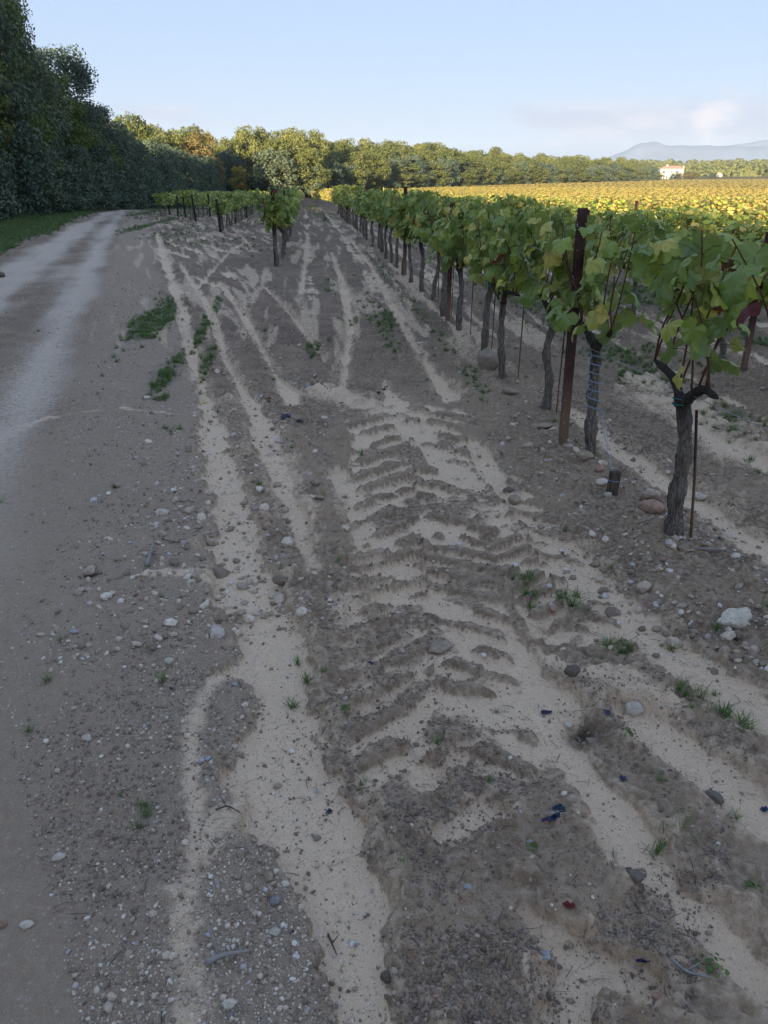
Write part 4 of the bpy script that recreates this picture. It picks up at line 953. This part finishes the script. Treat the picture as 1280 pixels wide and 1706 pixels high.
# ---------------------------------------------------------------- far woods, mountains
def far_mass(name, spots, seed, ls, mat, label):
    g = np.random.default_rng(seed); VV = []; n = 260
    for (x, y, z, r, h) in spots:
        d = g.normal(size=(n, 3)); d /= np.linalg.norm(d, axis=1)[:, None]; d[:, 2] = np.abs(d[:, 2]) * 1.0
        p = np.array([x, y, z]) + d * np.array([r, r, h]) * (.8 + .25 * g.random((n, 1)))
        nn = d + .5 * g.normal(size=(n, 3)); nn /= np.linalg.norm(nn, axis=1)[:, None]; t = g.normal(size=(n, 3)); t -= nn * (nn * t).sum(1)[:, None]; t /= np.linalg.norm(t, axis=1)[:, None]; b = np.cross(nn, t)
        s = ls * (.6 + .8 * g.random((n, 1))); VV.append(np.stack([p + t * s, p + b * s, p - t * s, p - b * s], 1).reshape(-1, 3))
    V = np.concatenate(VV); F = np.arange(len(V)).reshape(-1, 4)
    me = mesh_np(name, V, [F], None, False, [mat], dict(rnd=g.random(len(F)))); o = link(name, me); tag(o, label, 'wood', kind='stuff'); return o
fr = random.Random(8); sp = []
for i in range(620):
    az = R(fr.uniform(13, 42)); D = fr.uniform(720, 1250); x, y = D * math.sin(az), D * math.cos(az); sp.append((x, y, float(terrain(x, y)) - 1, fr.uniform(5, 9), fr.uniform(6, 10.5)))
far_mass('forest', sp, 4, 1.25, OAKF, 'far wood on the low rise behind the farmhouse')
def mountain(name, a0, a1, D, prof, seed, col, label):
    """ridge with real depth: front slope, crest and back slope"""
    n = 160; V = []; F = []
    az = np.radians(np.linspace(a0, a1, n)); h = np.interp(np.degrees(az), [p[0] for p in prof], [p[1] for p in prof])
    h = h * (1 + .0 * az); nz = (fbm(np.degrees(az) * 10, az * 0 + seed, 9, 4, 1) - .5)
    rows = [(-900, 0), (-600, .22), (-380, .5), (-200, .78), (0, 1), (300, .8), (900, .2), (1300, 0)]
    for j, (dd, f) in enumerate(rows):
        r = D + dd + 120 * (fbm(np.degrees(az) * 10, az * 0 + j * 3.3 + seed, 6, 3, 2) - .5)
        z = -10 + (h * f) * (1 + nz * .16 * f + .18 * (fbm(np.degrees(az) * 10, az * 0 + j * 7.1, 4, 3, 5) - .5) * (1 if 0 < j < 7 and j != 4 else .15))
        V += list(zip(r * np.sin(az), r * np.cos(az), z))
    for j in range(len(rows) - 1):
        for i in range(n - 1): F.append((j * n + i, j * n + i + 1, (j + 1) * n + i + 1, (j + 1) * n + i))
    o = link(name, mk(name, (V, F), col)); tag(o, label, kind='structure'); return o
MT = simple('mountain_haze_tint', (.26, .31, .37), .95, .3, .004)  # pale bluish colour carries part of the distance haze
# elevation of the crest in metres at 4.2 km: read off the horizon line
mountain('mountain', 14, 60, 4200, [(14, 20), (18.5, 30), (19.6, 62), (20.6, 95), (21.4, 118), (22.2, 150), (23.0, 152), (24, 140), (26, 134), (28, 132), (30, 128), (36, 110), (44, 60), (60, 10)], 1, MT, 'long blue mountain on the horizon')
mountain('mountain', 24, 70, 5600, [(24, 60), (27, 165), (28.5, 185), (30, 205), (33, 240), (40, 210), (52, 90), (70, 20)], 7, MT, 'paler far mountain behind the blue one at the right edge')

# ---------------------------------------------------------------- stones
def stone(u, v, w, kind, label, aspect=.65, flat=.5, sink=.25, seed=None, rot=None):
    x, y = px(u, v); s = w * mpp(v); seed = seed or int(u * 7 + v)
    o = link('stone', mk('stone', rock(seed, 3 if w > 24 else 2, 1.0, .45), STONE[kind]), loc=(x, y, gz(x, y) + s * flat * (.5 - sink)), rot=(random.Random(seed).uniform(-.2, .2), random.Random(seed + 1).uniform(-.2, .2), rot if rot is not None else random.Random(seed).uniform(-.5, .5)), scale=(s, s * aspect, s * flat))
    tag(o, label, 'stone'); return o
for a in [
 (1222, 1056, 66, 'white', 'flat white stone near the right edge level with the tread marks', .6, .4), (1058, 1182, 34, 'white', 'rounded white stone right of the dug hole', .8, .7),
 (735, 1082, 44, 'tan', 'half-buried sandy stone in the middle of the tread marks', .6, .35), (952, 1140, 28, 'brown', 'upright brown clod beside the sandy strip', .6, .9), (858, 836, 24, 'tan', 'tan stone at the edge of the tyre marks', .9, .8), (848, 818, 20, 'brown', 'brown clod touching the tan stone by the tyre marks', .9, .7),
 (1085, 866, 44, 'pink', 'large pinkish stone leaning on the nearest whole vine', .7, .6), (1078, 850, 34, 'tan', 'flat tan stone behind the pinkish one at the vine', .5, .4), (1082, 835, 16, 'white', 'small pale stone behind the stones at the nearest vine', .9, .8),
 (812, 628, 46, 'tan', 'big tan rock at the foot of a vine in the first row', .8, .85), (850, 668, 30, 'tan', 'long tan stone in front of the bent vine trunk', .45, .4), (270, 859, 26, 'white', 'pair-like pale lump on the gravel left of the main sand strip', .7, .5),
 (362, 625, 20, 'orange', 'orange-tan stone on the grass strip left of the ruts', .7, .6), (428, 638, 11, 'tan', 'small yellowish stone between two ruts', .8, .8), (513, 651, 11, 'blue', 'bluish pebble beside an upright yellow stone', .9, .8), (522, 651, 10, 'tan', 'upright yellowish stone beside a bluish pebble', .9, 1.4),
 (492, 706, 20, 'tan', 'tan stone beside the black plastic scraps', .7, .6), (540, 706, 12, 'white', 'small white stone right of the black scraps', .8, .7), (1166, 832, 30, 'white', 'pale stone on the soil right of the nearest whole vine', .6, .55), (1001, 824, 24, 'white', 'flat white stone at the foot of the wooden stake', .7, .5),
 (1012, 842, 14, 'white', 'small round stone in front of the wooden stake', .8, .8), (996, 805, 18, 'pink', 'pinkish stone behind the stake', .8, .7), (972, 788, 28, 'tan', 'tan stone at the foot of the twine-tied vine', .8, .7), (994, 782, 18, 'tan', 'upright tan stone right of the twine-tied vine', .7, 1.0),
 (946, 726, 26, 'tan', 'low tan stone right of the foot of the tall rusty post', .6, .4), (900, 726, 40, 'tan', 'long flat stone left of the foot of the tall rusty post', .4, .3), (976, 720, 20, 'white', 'whitish stone between the tall post and twine-tied vine', .7, .6),
 (147, 1239, 20, 'white', 'blocky cream stone on the lower left gravel', .8, .7), (448, 1470, 20, 'tan', 'pyramid-shaped tan stone on the brown mound at lower left', .9, .9), (460, 1508, 24, 'grey', 'grey stone with green moss below the pyramid-shaped one', .8, .7), (402, 1520, 20, 'tan', 'tan stone left of the grey mossy one', .8, .7),
 (457, 1561, 22, 'white', 'white stone with dark patches at the lower left mound', .8, .6), (382, 1682, 26, 'white', 'white stone near the bottom edge left of the sand', .7, .5), (383, 1702, 14, 'grey', 'pale stone cut by the bottom edge', .8, .7), (907, 1618, 22, 'blue', 'bluish white stone at the bottom right', .8, .6),
 (779, 1493, 16, 'blue', 'small bright bluish stone below the middle', .7, .6), (752, 1361, 15, 'tan', 'round yellowish stone near the sandy pad', .9, .8), (1188, 1332, 34, 'brown', 'brown clod with a weed growing at its foot', .8, .8), (1097, 1682, 30, 'orange', 'flat orange-tan stone at the bottom edge', .7, .4),
 (700, 580, 14, 'white', 'flat white stone in the lane left of the vines', .5, .4), (706, 594, 16, 'white', 'thin slanting stone just below the flat white one', .35, .3), (393, 931, 14, 'tan', 'stone lying on the main sand strip', .9, .7), (366, 937, 11, 'tan', 'smaller stone left of the one on the sand strip', .9, .7), (283, 1108, 18, 'white', 'pale rounded stone left of the sand bay', .9, .7),
 (391, 1143, 14, 'blue', 'pale bluish disc-like pebble in the sand bay', .8, .5), (346, 1268, 13, 'blue', 'bright bluish pebble on the sand between mounds', .9, .5), (98, 1435, 24, 'white', 'white angular stone at the lower left', .7, .5), (45, 1545, 24, 'white', 'lumpy cream stone near the left edge bottom', .7, .6),
 (7, 1545, 14, 'orange', 'reddish stone at the left edge', .8, .7), (123, 1058, 16, 'blue', 'long pale bluish pebble on the left gravel', .5, .4), (549, 962, 12, 'tan', 'tan pebble beside the left tyre marks', .8, .8), (526, 820, 18, 'tan', 'upright cream stone left of the tyre marks', .8, .9), (532, 836, 18, 'tan', 'low brownish stone under the cream one', .6, .5),
 (1255, 1126, 14, 'white', 'small white stone close to the right edge', .8, .6), (992, 944, 16, 'tan', 'rounded tan stone among small tufts', .8, .7), (1005, 957, 14, 'tan', 'tan stone just below the rounded one among tufts', .8, .7), (948, 1203, 14, 'white', 'pale pebble left of the dug hole', .9, .8),
 (972, 1206, 12, 'tan', 'tan pebble on the rim of the dug hole', .9, .8), (1046, 1470, 14, 'brown', 'brown crumb below the sand strip at right', .9, .9), (1055, 1482, 30, 'brown', 'rough brown clod on the right edge of the sand strip', .8, .7), (645, 1625, 26, 'brown', 'dark clod at the bottom middle', .8, .8),
 (575, 1180, 10, 'white', 'tiny pale pebble beside the green weed in the middle', .9, .8), (820, 1614, 13, 'orange', 'small orange pebble near the bottom', .9, .8), (245, 665, 14, 'white', 'pale stone lying in the grass patch', .7, .5), (0, 460, 16, 'brown', 'dark stone at the left edge of the road', .8, .8),
 (1100, 960, 12, 'pink', 'reddish stone below the nearest whole vine', .8, .8), (1080, 955, 12, 'white', 'white pebble left of the reddish one', .8, .8), (1135, 965, 14, 'tan', 'cream pebble cluster stone by the rod', .8, .8), (925, 600, 12, 'tan', 'stone by the slim leaning trunk', .8, .8), (1220, 895, 16, 'white', 'low white stone in the strip between the rows', .7, .5), (1188, 800, 12, 'white', 'small stone further back between the rows', .7, .5),
 (1010, 560, 14, 'grey', 'grey stone behind the tall post foot in the next lane', .7, .6)]:
    stone(a[0], a[1], a[2], a[3], a[4], a[5], a[6])

# ---------------------------------------------------------------- scraps, twigs, fallen leaves
SCR = M('blue_black_plastic'); SCR.col(SCR.mix(SCR.noise(SCR.obj(), 8, 3), (.006, .008, .014), (.012, .022, .075))); SCR.rough(.35); SCR.b.inputs['Specular IOR Level'].default_value = .5
def scrap(u, v, w, asp, mat, name, label, cat, rough=.3, seed=None):
    x, y = px(u, v); s = w * mpp(v); rn = random.Random(seed or int(u + v * 3)); n = 9; V = []; F = []
    out = [rn.uniform(.65, 1.1) for _ in range(12)]
    for j in range(4):
        for i in range(12):
            a = i * math.pi / 6; r = .5 * out[i] * j / 3; V.append((r * math.cos(a), r * math.sin(a) * asp, .10 + rn.uniform(-1, 1) * rough * .30 * (.4 + j / 3) * (.5 + .5 * asp)))
    for j in range(3):
        for i in range(12): F.append((j * 12 + i, j * 12 + (i + 1) % 12, j * 12 + 12 + (i + 1) % 12, j * 12 + 12 + i))
    V2 = [(a, b, c - .03) for a, b, c in V]; k = len(V); F2 = [tuple(q + k for q in f[::-1]) for f in F]; rim = [(36 + i, 36 + (i + 1) % 12, k + 36 + (i + 1) % 12, k + 36 + i)[::-1] for i in range(12)]
    o = link(name, mk(name, (V + V2, F + F2 + rim), mat, False), loc=(x, y, gz(x, y) + .003), rot=(0, 0, rn.uniform(-.6, .6)), scale=s); tag(o, label, cat); return o
PS = SCR.m
for a in [(930, 1358, 30, .75, 'shiny blue-black scrap, the largest, right of centre'), (920, 1382, 44, .25, 'thin dark scrap just below the largest one'), (476, 700, 24, .7, 'black scrap beside the tan stone in the ruts'), (498, 706, 16, .5, 'small black scrap right of the one by the tan stone'), (600, 710, 9, .8, 'tiny black scrap in the lane middle'),
          (568, 675, 8, .8, 'tiny dark blue scrap above the lane middle'), (640, 648, 12, .7, 'black scrap next to the reddish leaf'), (912, 1184, 26, .4, 'dark scrap above the dug hole'), (1010, 1205, 12, 1.4, 'narrow purple-black scrap right of the dug hole'), (1038, 1302, 12, 1.3, 'small blue-black scrap left of the big tuft'),
          (617, 1115, 14, .5, 'dark scrap at the left of the tread marks'), (288, 1154, 12, .9, 'black speck left of the small brown mound'), (1275, 1347, 16, .7, 'dark scrap at the right edge'), (1073, 1605, 34, .3, 'purplish scrap line at the bottom right'), (600, 1205, 8, .8, 'tiny dark speck by the tread marks'),
          (1197, 910, 12, .8, 'dark scrap right of the nearest vine'), (548, 1345, 10, 1.2, 'purplish scrap beside the green sprig'), (487, 1562, 8, 1.4, 'tiny navy speck beside the white stone')]:
    scrap(a[0], a[1], a[2], a[3], PS, 'plastic_scrap', a[4], 'scrap')
for a in [(628, 658, 12, .7, 'reddish fallen leaf in the lane beside a black scrap', LEAF_RED), (945, 1531, 24, .8, 'dark red fallen leaf at the lower right', LEAF_RED), (446, 668, 12, .6, 'brown fallen leaf in the ruts', LEAF_BROWN), (340, 667, 8, .9, 'tiny yellow leaf on the grass strip', LEAF_YEL)]:
    scrap(a[0], a[1], a[2], a[3], a[5], 'fallen_leaf', a[4], 'leaf')
TW = simple('grey_twig', (.26, .24, .22), .8, .3, 60); TWD = simple('dark_twig', (.07, .055, .045), .8, .3, 60)
def twig(pts_, r, mat, label, lift=.01):
    P_ = []
    for (u, v) in pts_: x, y = px(u, v); P_.append((x, y, gz(x, y) + lift))
    P_ = smoothpath(P_, 12); rn = random.Random(int(pts_[0][0])); main = tube(P_, [r * (1 - .6 * i / 11) for i in range(12)], 6, .15, rn)
    side_ = tube([P_[5], P_[5] + Vector((rn.uniform(-1, 1), rn.uniform(-1, 1), .3)).normalized() * r * 9], [r * .6, r * .2], 5)
    tag(link('twig', mk('twig', join([main, side_]), mat)), label, 'twig')
twig([(245, 950), (252, 928), (256, 912)], .010, TW, 'curved pale grey twig standing out on the left gravel', .02)
twig([(345, 1622), (370, 1606), (415, 1598)], .008, TW, 'pale twig lying near the bottom left mound', .015)
twig([(546, 1552), (553, 1568), (560, 1585)], .003, TWD, 'thin dark twig on the sand at the bottom')
twig([(640, 646), (675, 642), (712, 643)], .006, TW, 'long pale twig lying across the tyre lane')
twig([(1160, 935), (1210, 938), (1280, 946)], .005, TW, 'thin twig on the soil at the right edge')
twig([(360, 1361), (380, 1354), (400, 1360)], .003, TWD, 'small dark twig at the edge of the lower sand')
twig([(1112, 1626), (1140, 1648), (1175, 1660)], .004, TW, 'dry twig among weeds at the bottom right')
twig([(140, 965), (158, 962), (172, 960)], .005, TWD, 'short dark twig on the left gravel')
twig([(246, 660), (252, 640), (254, 618)], .006, TW, 'pale twig at the edge of the grass patch')
twig([(270, 905), (300, 908), (330, 900)], .003, TWD, 'dark root-like twig left of the main sand strip')

# ---------------------------------------------------------------- gravel, crumbs, grass
def template(name, vf, mat, u, v, s, label, cat):
    x, y = px(u, v); o = link(name, mk(name, vf, mat, False), loc=(x, y, gz(x, y)), scale=s); tag(o, label, cat); return o
g = np.random.default_rng(12)
def spread(n, fn, rmax=9.0, az=(-26, 37), rmin=1.0):
    a = np.radians(g.uniform(az[0], az[1], n)); 
    dp = g.uniform(math.atan2(CAM_H, rmax), math.atan2(CAM_H, rmin), n); r = CAM_H / np.tan(dp)
    x = r * np.sin(a); y = r * np.cos(a); G_ = ground(x, y); keep = g.random(n) < fn(x, y, G_)
    return x[keep], y[keep], G_[0][keep], r[keep]
pt = [template('pebble', rock(300 + i, 1, .7, .2), PEB, u, v, s, l, 'pebble') for i, (u, v, s, l) in enumerate([(110, 1160, .022, 'cream pebble among the left gravel'), (232, 1320, .018, 'small rounded pebble left of the lower sand'), (60, 1330, .02, 'pebble near the left edge')])]
def pebfn(x, y, G_): 
    patch = ss(fbm(x, y, .8, 3, 6), .38, .68)
    return np.clip(G_[4] * (.25 + patch), 0, 1) * (1 - .75 * np.clip(G_[3] * 1.5, 0, 1)) * (1 - .85 * G_[1]) + .05
x, y, z, r = spread(65000, pebfn, 14)
s = np.clip(.0030 * np.exp(g.normal(.25, .6, len(x))), .003, .024) * (1 + .10 * r); s = np.where(r > 4, np.maximum(s, .004 * r * .5), s)
scatter('gravel', np.stack([x, y, z + s * .12], 1), g.uniform(0, 6.28, (len(x), 3)) * np.array([.1, .1, 1]), s[:, None] * (.7 + .6 * g.random((len(x), 3))), pt, g.integers(0, 3, len(x)), 'loose pale gravel and pebbles over the soil and track edge', 'gravel')
print('gravel', len(x))
ct = [template('clod', rock(320 + i, 1, .65, .9), CLOD, u, v, s, l, 'clod') for i, (u, v, s, l) in enumerate([(960, 1225, .05, 'dark clod at the left of the dug hole'), (990, 1235, .045, 'dark clod at the right of the dug hole')])]
def clfn(x, y, G_): return (1 - .9 * G_[1]) * (1 - np.clip(G_[3] * 1.3 + G_[4] * .5, 0, 1)) * (.15 + .85 * ss(fbm(x, y, .35, 3, 1), .42, .62))
x, y, z, r = spread(85000, clfn, 16)
s = np.clip(.0042 * np.exp(g.normal(.25, .5, len(x))), .003, .017) * (1 + .07 * r)
scatter('soil_crumbs', np.stack([x, y, z + s * .1], 1), g.uniform(0, 6.28, (len(x), 3)), s[:, None] * (.7 + .6 * g.random((len(x), 3))), ct, g.integers(0, 2, len(x)), 'crumbs and small clods of brown soil', 'soil')
print('crumbs', len(x))
# stones of the vine berms further on
def bfn(x, y, G_):
    kr = np.round((x - 1.6) / 2.1); d = np.abs(x - 1.6 - 2.1 * kr); return np.maximum(np.exp(-(d / .5) ** 2) * .8 * (x > -8) * (x > -1.2 - .0 * y), .45 * (x < -.8) * (y > 8) * (x > ROAD_R(y) + 1.2) * (1 - G_[3]))
x, y, z, r = spread(9000, bfn, 42, rmin=2.5)
s = np.clip(.019 * np.exp(g.normal(0, .5, len(x))), .01, .07)
scatter('berm_stones', np.stack([x, y, z + s * .1], 1), g.uniform(0, 6.28, (len(x), 3)) * np.array([.1, .1, 1]), s[:, None] * (.7 + .6 * g.random((len(x), 3))), pt, g.integers(0, 3, len(x)), 'scattered stones along the vine rows', 'stones')

def litter(n, rmax):
    x, y, z, r = spread(n, lambda x, y, G_: (1 - G_[3]) * (.12 + .88 * ss(fbm(x, y, .7, 2, 2), .45, .7)) * (.35 + .65 * (x > .8)), rmax)
    return x, y, z, r
def straw_mesh(seed):
    rn = random.Random(seed); ps = []
    for i in range(1):
        a = rn.uniform(0, 6.28); c = Vector((0, 0, .05)); d = Vector((math.cos(a), math.sin(a), rn.uniform(-.05, .12))) * rn.uniform(.3, .8)
        ps.append(tube([c - d, c + Vector((rn.uniform(-.08, .08), rn.uniform(-.08, .08), .06)), c + d], [.018, .022, .012], 4))
    return join(ps)
stt = [template('straw', straw_mesh(i), TW if i else TWD, u, v, .035, l, 'straw') for i, (u, v, l) in enumerate([(1150, 1000, 'dark bits of straw below the nearest vine'), (1235, 985, 'pale bits of straw at the right below the vines')])]
x, y, z, r = litter(7500, 12)
s = .012 + .03 * g.random(len(x)) ** 2 + .0015 * r
scatter('plant_litter', np.stack([x, y, z + s * .04], 1), np.stack([g.uniform(-.15, .15, len(x)), g.uniform(-.15, .15, len(x)), g.uniform(0, 6.28, len(x))], 1), np.stack([s, s, s], 1), stt, g.integers(0, 2, len(x)), 'bits of straw and dry stalk lying on the soil', 'litter')
GRM = plain_leaf('grass_blades', (.028, .062, .015), (.062, .112, .028), (.15, .165, .06), .3, .5)
DRY = plain_leaf('dry_grass', (.16, .14, .08), (.25, .22, .12), (.33, .29, .17), .3, .6)
def tuft_mesh(seed, n, L, wide, mat, spread_=.25, wb=.02):
    rn = random.Random(seed); V = []; F4 = []; F3 = []; rnd = []
    for i in range(n):
        a = rn.uniform(0, 6.28); ln = L * rn.uniform(.5, 1.1); out = wide * rn.uniform(.1, 1) ** .8; bx, by = rn.gauss(0, spread_ * .4), rn.gauss(0, spread_ * .4); w = wb * rn.uniform(.6, 1.2)
        cx, cy = math.cos(a), math.sin(a); b = len(V); bend = rn.uniform(.4, 1.6)
        for t in (0, .35, .7):
            o_ = out * t ** bend; zz = ln * (t - .45 * (t ** 2) * out / L); ww = w * (1 - t * .7)
            V += [(bx + cx * o_ - cy * ww, by + cy * o_ + cx * ww, zz), (bx + cx * o_ + cy * ww, by + cy * o_ - cx * ww, zz)]
        V.append((bx + cx * out, by + cy * out, ln * (1 - .45 * out / L))); F4 += [(b, b + 1, b + 3, b + 2), (b + 2, b + 3, b + 5, b + 4)]; F3.append((b + 4, b + 5, b + 6)); q = rn.random(); rnd += [q]
    return mesh_np('grass_tuft', V, [np.array(F4), np.array(F3)], None, False, [mat], dict(rnd=list(np.repeat(rnd, 2)) + rnd))
TM = [tuft_mesh(400 + i, 34, 1.0, .7, GRM) for i in range(3)] + [tuft_mesh(410, 16, .9, 1.1, GRM, .2, .016)] + [tuft_mesh(411, 14, .9, 1.1, DRY, .3, .012)]
WEED = [None]
def weed_mesh(seed):
    rn = random.Random(seed); T = []; S = []
    for i in range(34):
        a = rn.uniform(0, 6.28); r_ = rn.uniform(.1, .8); T.append(((math.cos(a) * r_, math.sin(a) * r_, rn.uniform(.05, .35)), (math.cos(a) * .4, math.sin(a) * .4, 1.), (math.cos(a), math.sin(a), .1))); S.append(rn.uniform(.12, .24))
    V, F = leaf_cloud(T, S, rn, True); return mesh_np('weed', V, [F], None, False, [GRM], dict(rnd=np.random.default_rng(seed).random(len(F))))
WM = weed_mesh(5)
def tuft(u, v, w, m, label, sc=1.0):
    x, y = px(u, v); s = w * mpp(v) * .5; o = link('weed' if m == 9 else 'grass_tuft', WM if m == 9 else TM[m], loc=(x, y, gz(x, y) - .003), rot=(0, 0, u * .7), scale=(s, s, s * sc)); tag(o, label, 'weed' if m == 9 else 'grass tuft'); return o
first = None
for a in [(1118, 1085, 52, 0, 'grass tuft left of the flat white stone near the right edge'), (1098, 1305, 50, 1, 'dense grass tuft right of the lower sand strip'), (1133, 1378, 66, 3, 'spreading wiry tuft below the dense one'), (940, 888, 34, 0, 'small tuft on the soil left of the nearest vine'), (976, 930, 26, 1, 'small tuft below the first one near the vine'), (1018, 958, 50, 3, 'wispy tuft beside two tan stones'),
          (884, 992, 30, 3, 'faint tuft at the right border of the tread marks'), (892, 1412, 36, 9, 'green weed clump below the shiny scrap'), (1020, 1425, 50, 3, 'thin spreading grass right of the weed clump'), (1186, 1618, 62, 9, 'dark leafy weed at the bottom right'), (1176, 1158, 60, 3, 'trailing grass tuft above the right sand strip'), (1232, 1242, 34, 1, 'tuft at the right among the sand'),
          (672, 1462, 54, 3, 'tall thin grass in the lower middle'), (676, 1530, 20, 0, 'small upright sprout under the tall thin grass'), (712, 640, 20, 2, 'bright green tuft at the tip of the pale twig'), (572, 1190, 26, 9, 'small weed in the middle of the brown soil'), (346, 712, 22, 0, 'tuft where the track turns across the ruts'), (1045, 1240, 32, 9, 'bluish leafy weed below the white stone'), (1030, 1262, 18, 0, 'short tuft beside the bluish weed'),
          (652, 552, 34, 0, 'lush tuft in the lane beside the vines'), (630, 545, 24, 1, 'short tuft left of the lush one'), (583, 541, 18, 0, 'small tuft in the middle of the lane'), (545, 1345, 22, 9, 'green sprig beside a purplish scrap'), (845, 1270, 16, 9, 'tiny weed by the middle sand strip'), (1250, 1500, 40, 9, 'leafy weed at the right edge'), (1222, 1390, 26, 0, 'sprout at the right of the clod'), (1192, 1345, 20, 0, 'weed at the foot of the brown clod'),
          (1175, 1440, 22, 9, 'small weed below the wiry tuft'), (1105, 1566, 34, 3, 'thin tuft above the dark leafy weed'), (1270, 1060, 26, 1, 'tuft at the right edge beside the flat white stone'), (960, 1020, 80, 3, 'straggly grass below the tan stones'), (900, 1045, 40, 3, 'straggly grass in the soil beside the tread'), (800, 800, 24, 3, 'sparse blades over the fan of sand'), (930, 1570, 30, 4, 'dry blades near the red leaf'),
          (270, 838, 20, 1, 'tiny tuft on the gravel above the pale lump'), (285, 725, 16, 9, 'weed on the gravel below the track turn'), (340, 1120, 14, 9, 'weed beside the sand bay'), (465, 950, 26, 3, 'thin blades at the edge of the brown mound'), (1190, 1205, 24, 3, 'blades right of the sand strip'), (965, 595, 20, 9, 'green weed between the first two vine rows')]:
    tuft(a[0], a[1], a[2], a[3], a[4], .9)
first = [o for o in bpy.data.objects if o.name.startswith('grass_tuft') and o.data in TM]
tmp = [next(o for o in first if o.data == m) for m in (TM[0], TM[1], TM[3])]
az = np.radians(g.uniform(-26, 38, 170000)); r = np.exp(g.uniform(math.log(1.6), math.log(75), 170000)); x = r * np.sin(az); y = r * np.cos(az)
G_ = ground(x, y); keep = g.random(len(x)) < G_[2] ** 1.3 * np.where(r > 5, 1, .6) + .0012
x, y, z, r = x[keep], y[keep], G_[0][keep], r[keep]
s = .035 * (.6 + g.random(len(x))) * (1 + .035 * r)
strip = (x < ROAD_L(y)); s = np.where(strip, s * 1.5, s)
scatter('grass', np.stack([x, y, z - .002], 1), np.stack([x * 0, x * 0, g.uniform(0, 6.28, len(x))], 1), np.stack([s * 1.3, s * 1.3, s], 1), tmp, g.integers(0, 3, len(x)), 'short green grass of the verge, headland and lanes', 'grass')
print('grass', len(x))

# ---------------------------------------------------------------- the air: one closed box of thin even haze
hm = bpy.data.materials.new('haze_air'); hm.use_nodes = True; hn = hm.node_tree.nodes; hn.clear()
ho = hn.new('ShaderNodeOutputMaterial'); hv = hn.new('ShaderNodeVolumePrincipled'); hv.inputs['Color'].default_value = (.66, .82, 1.0, 1); hv.inputs['Density'].default_value = .00014
hm.node_tree.links.new(hv.outputs[0], ho.inputs['Volume'])
tag(link('haze', mk('haze', box(-7500, 7500, -7500, 7500, -30, 262), hm, False)), kind='stuff')
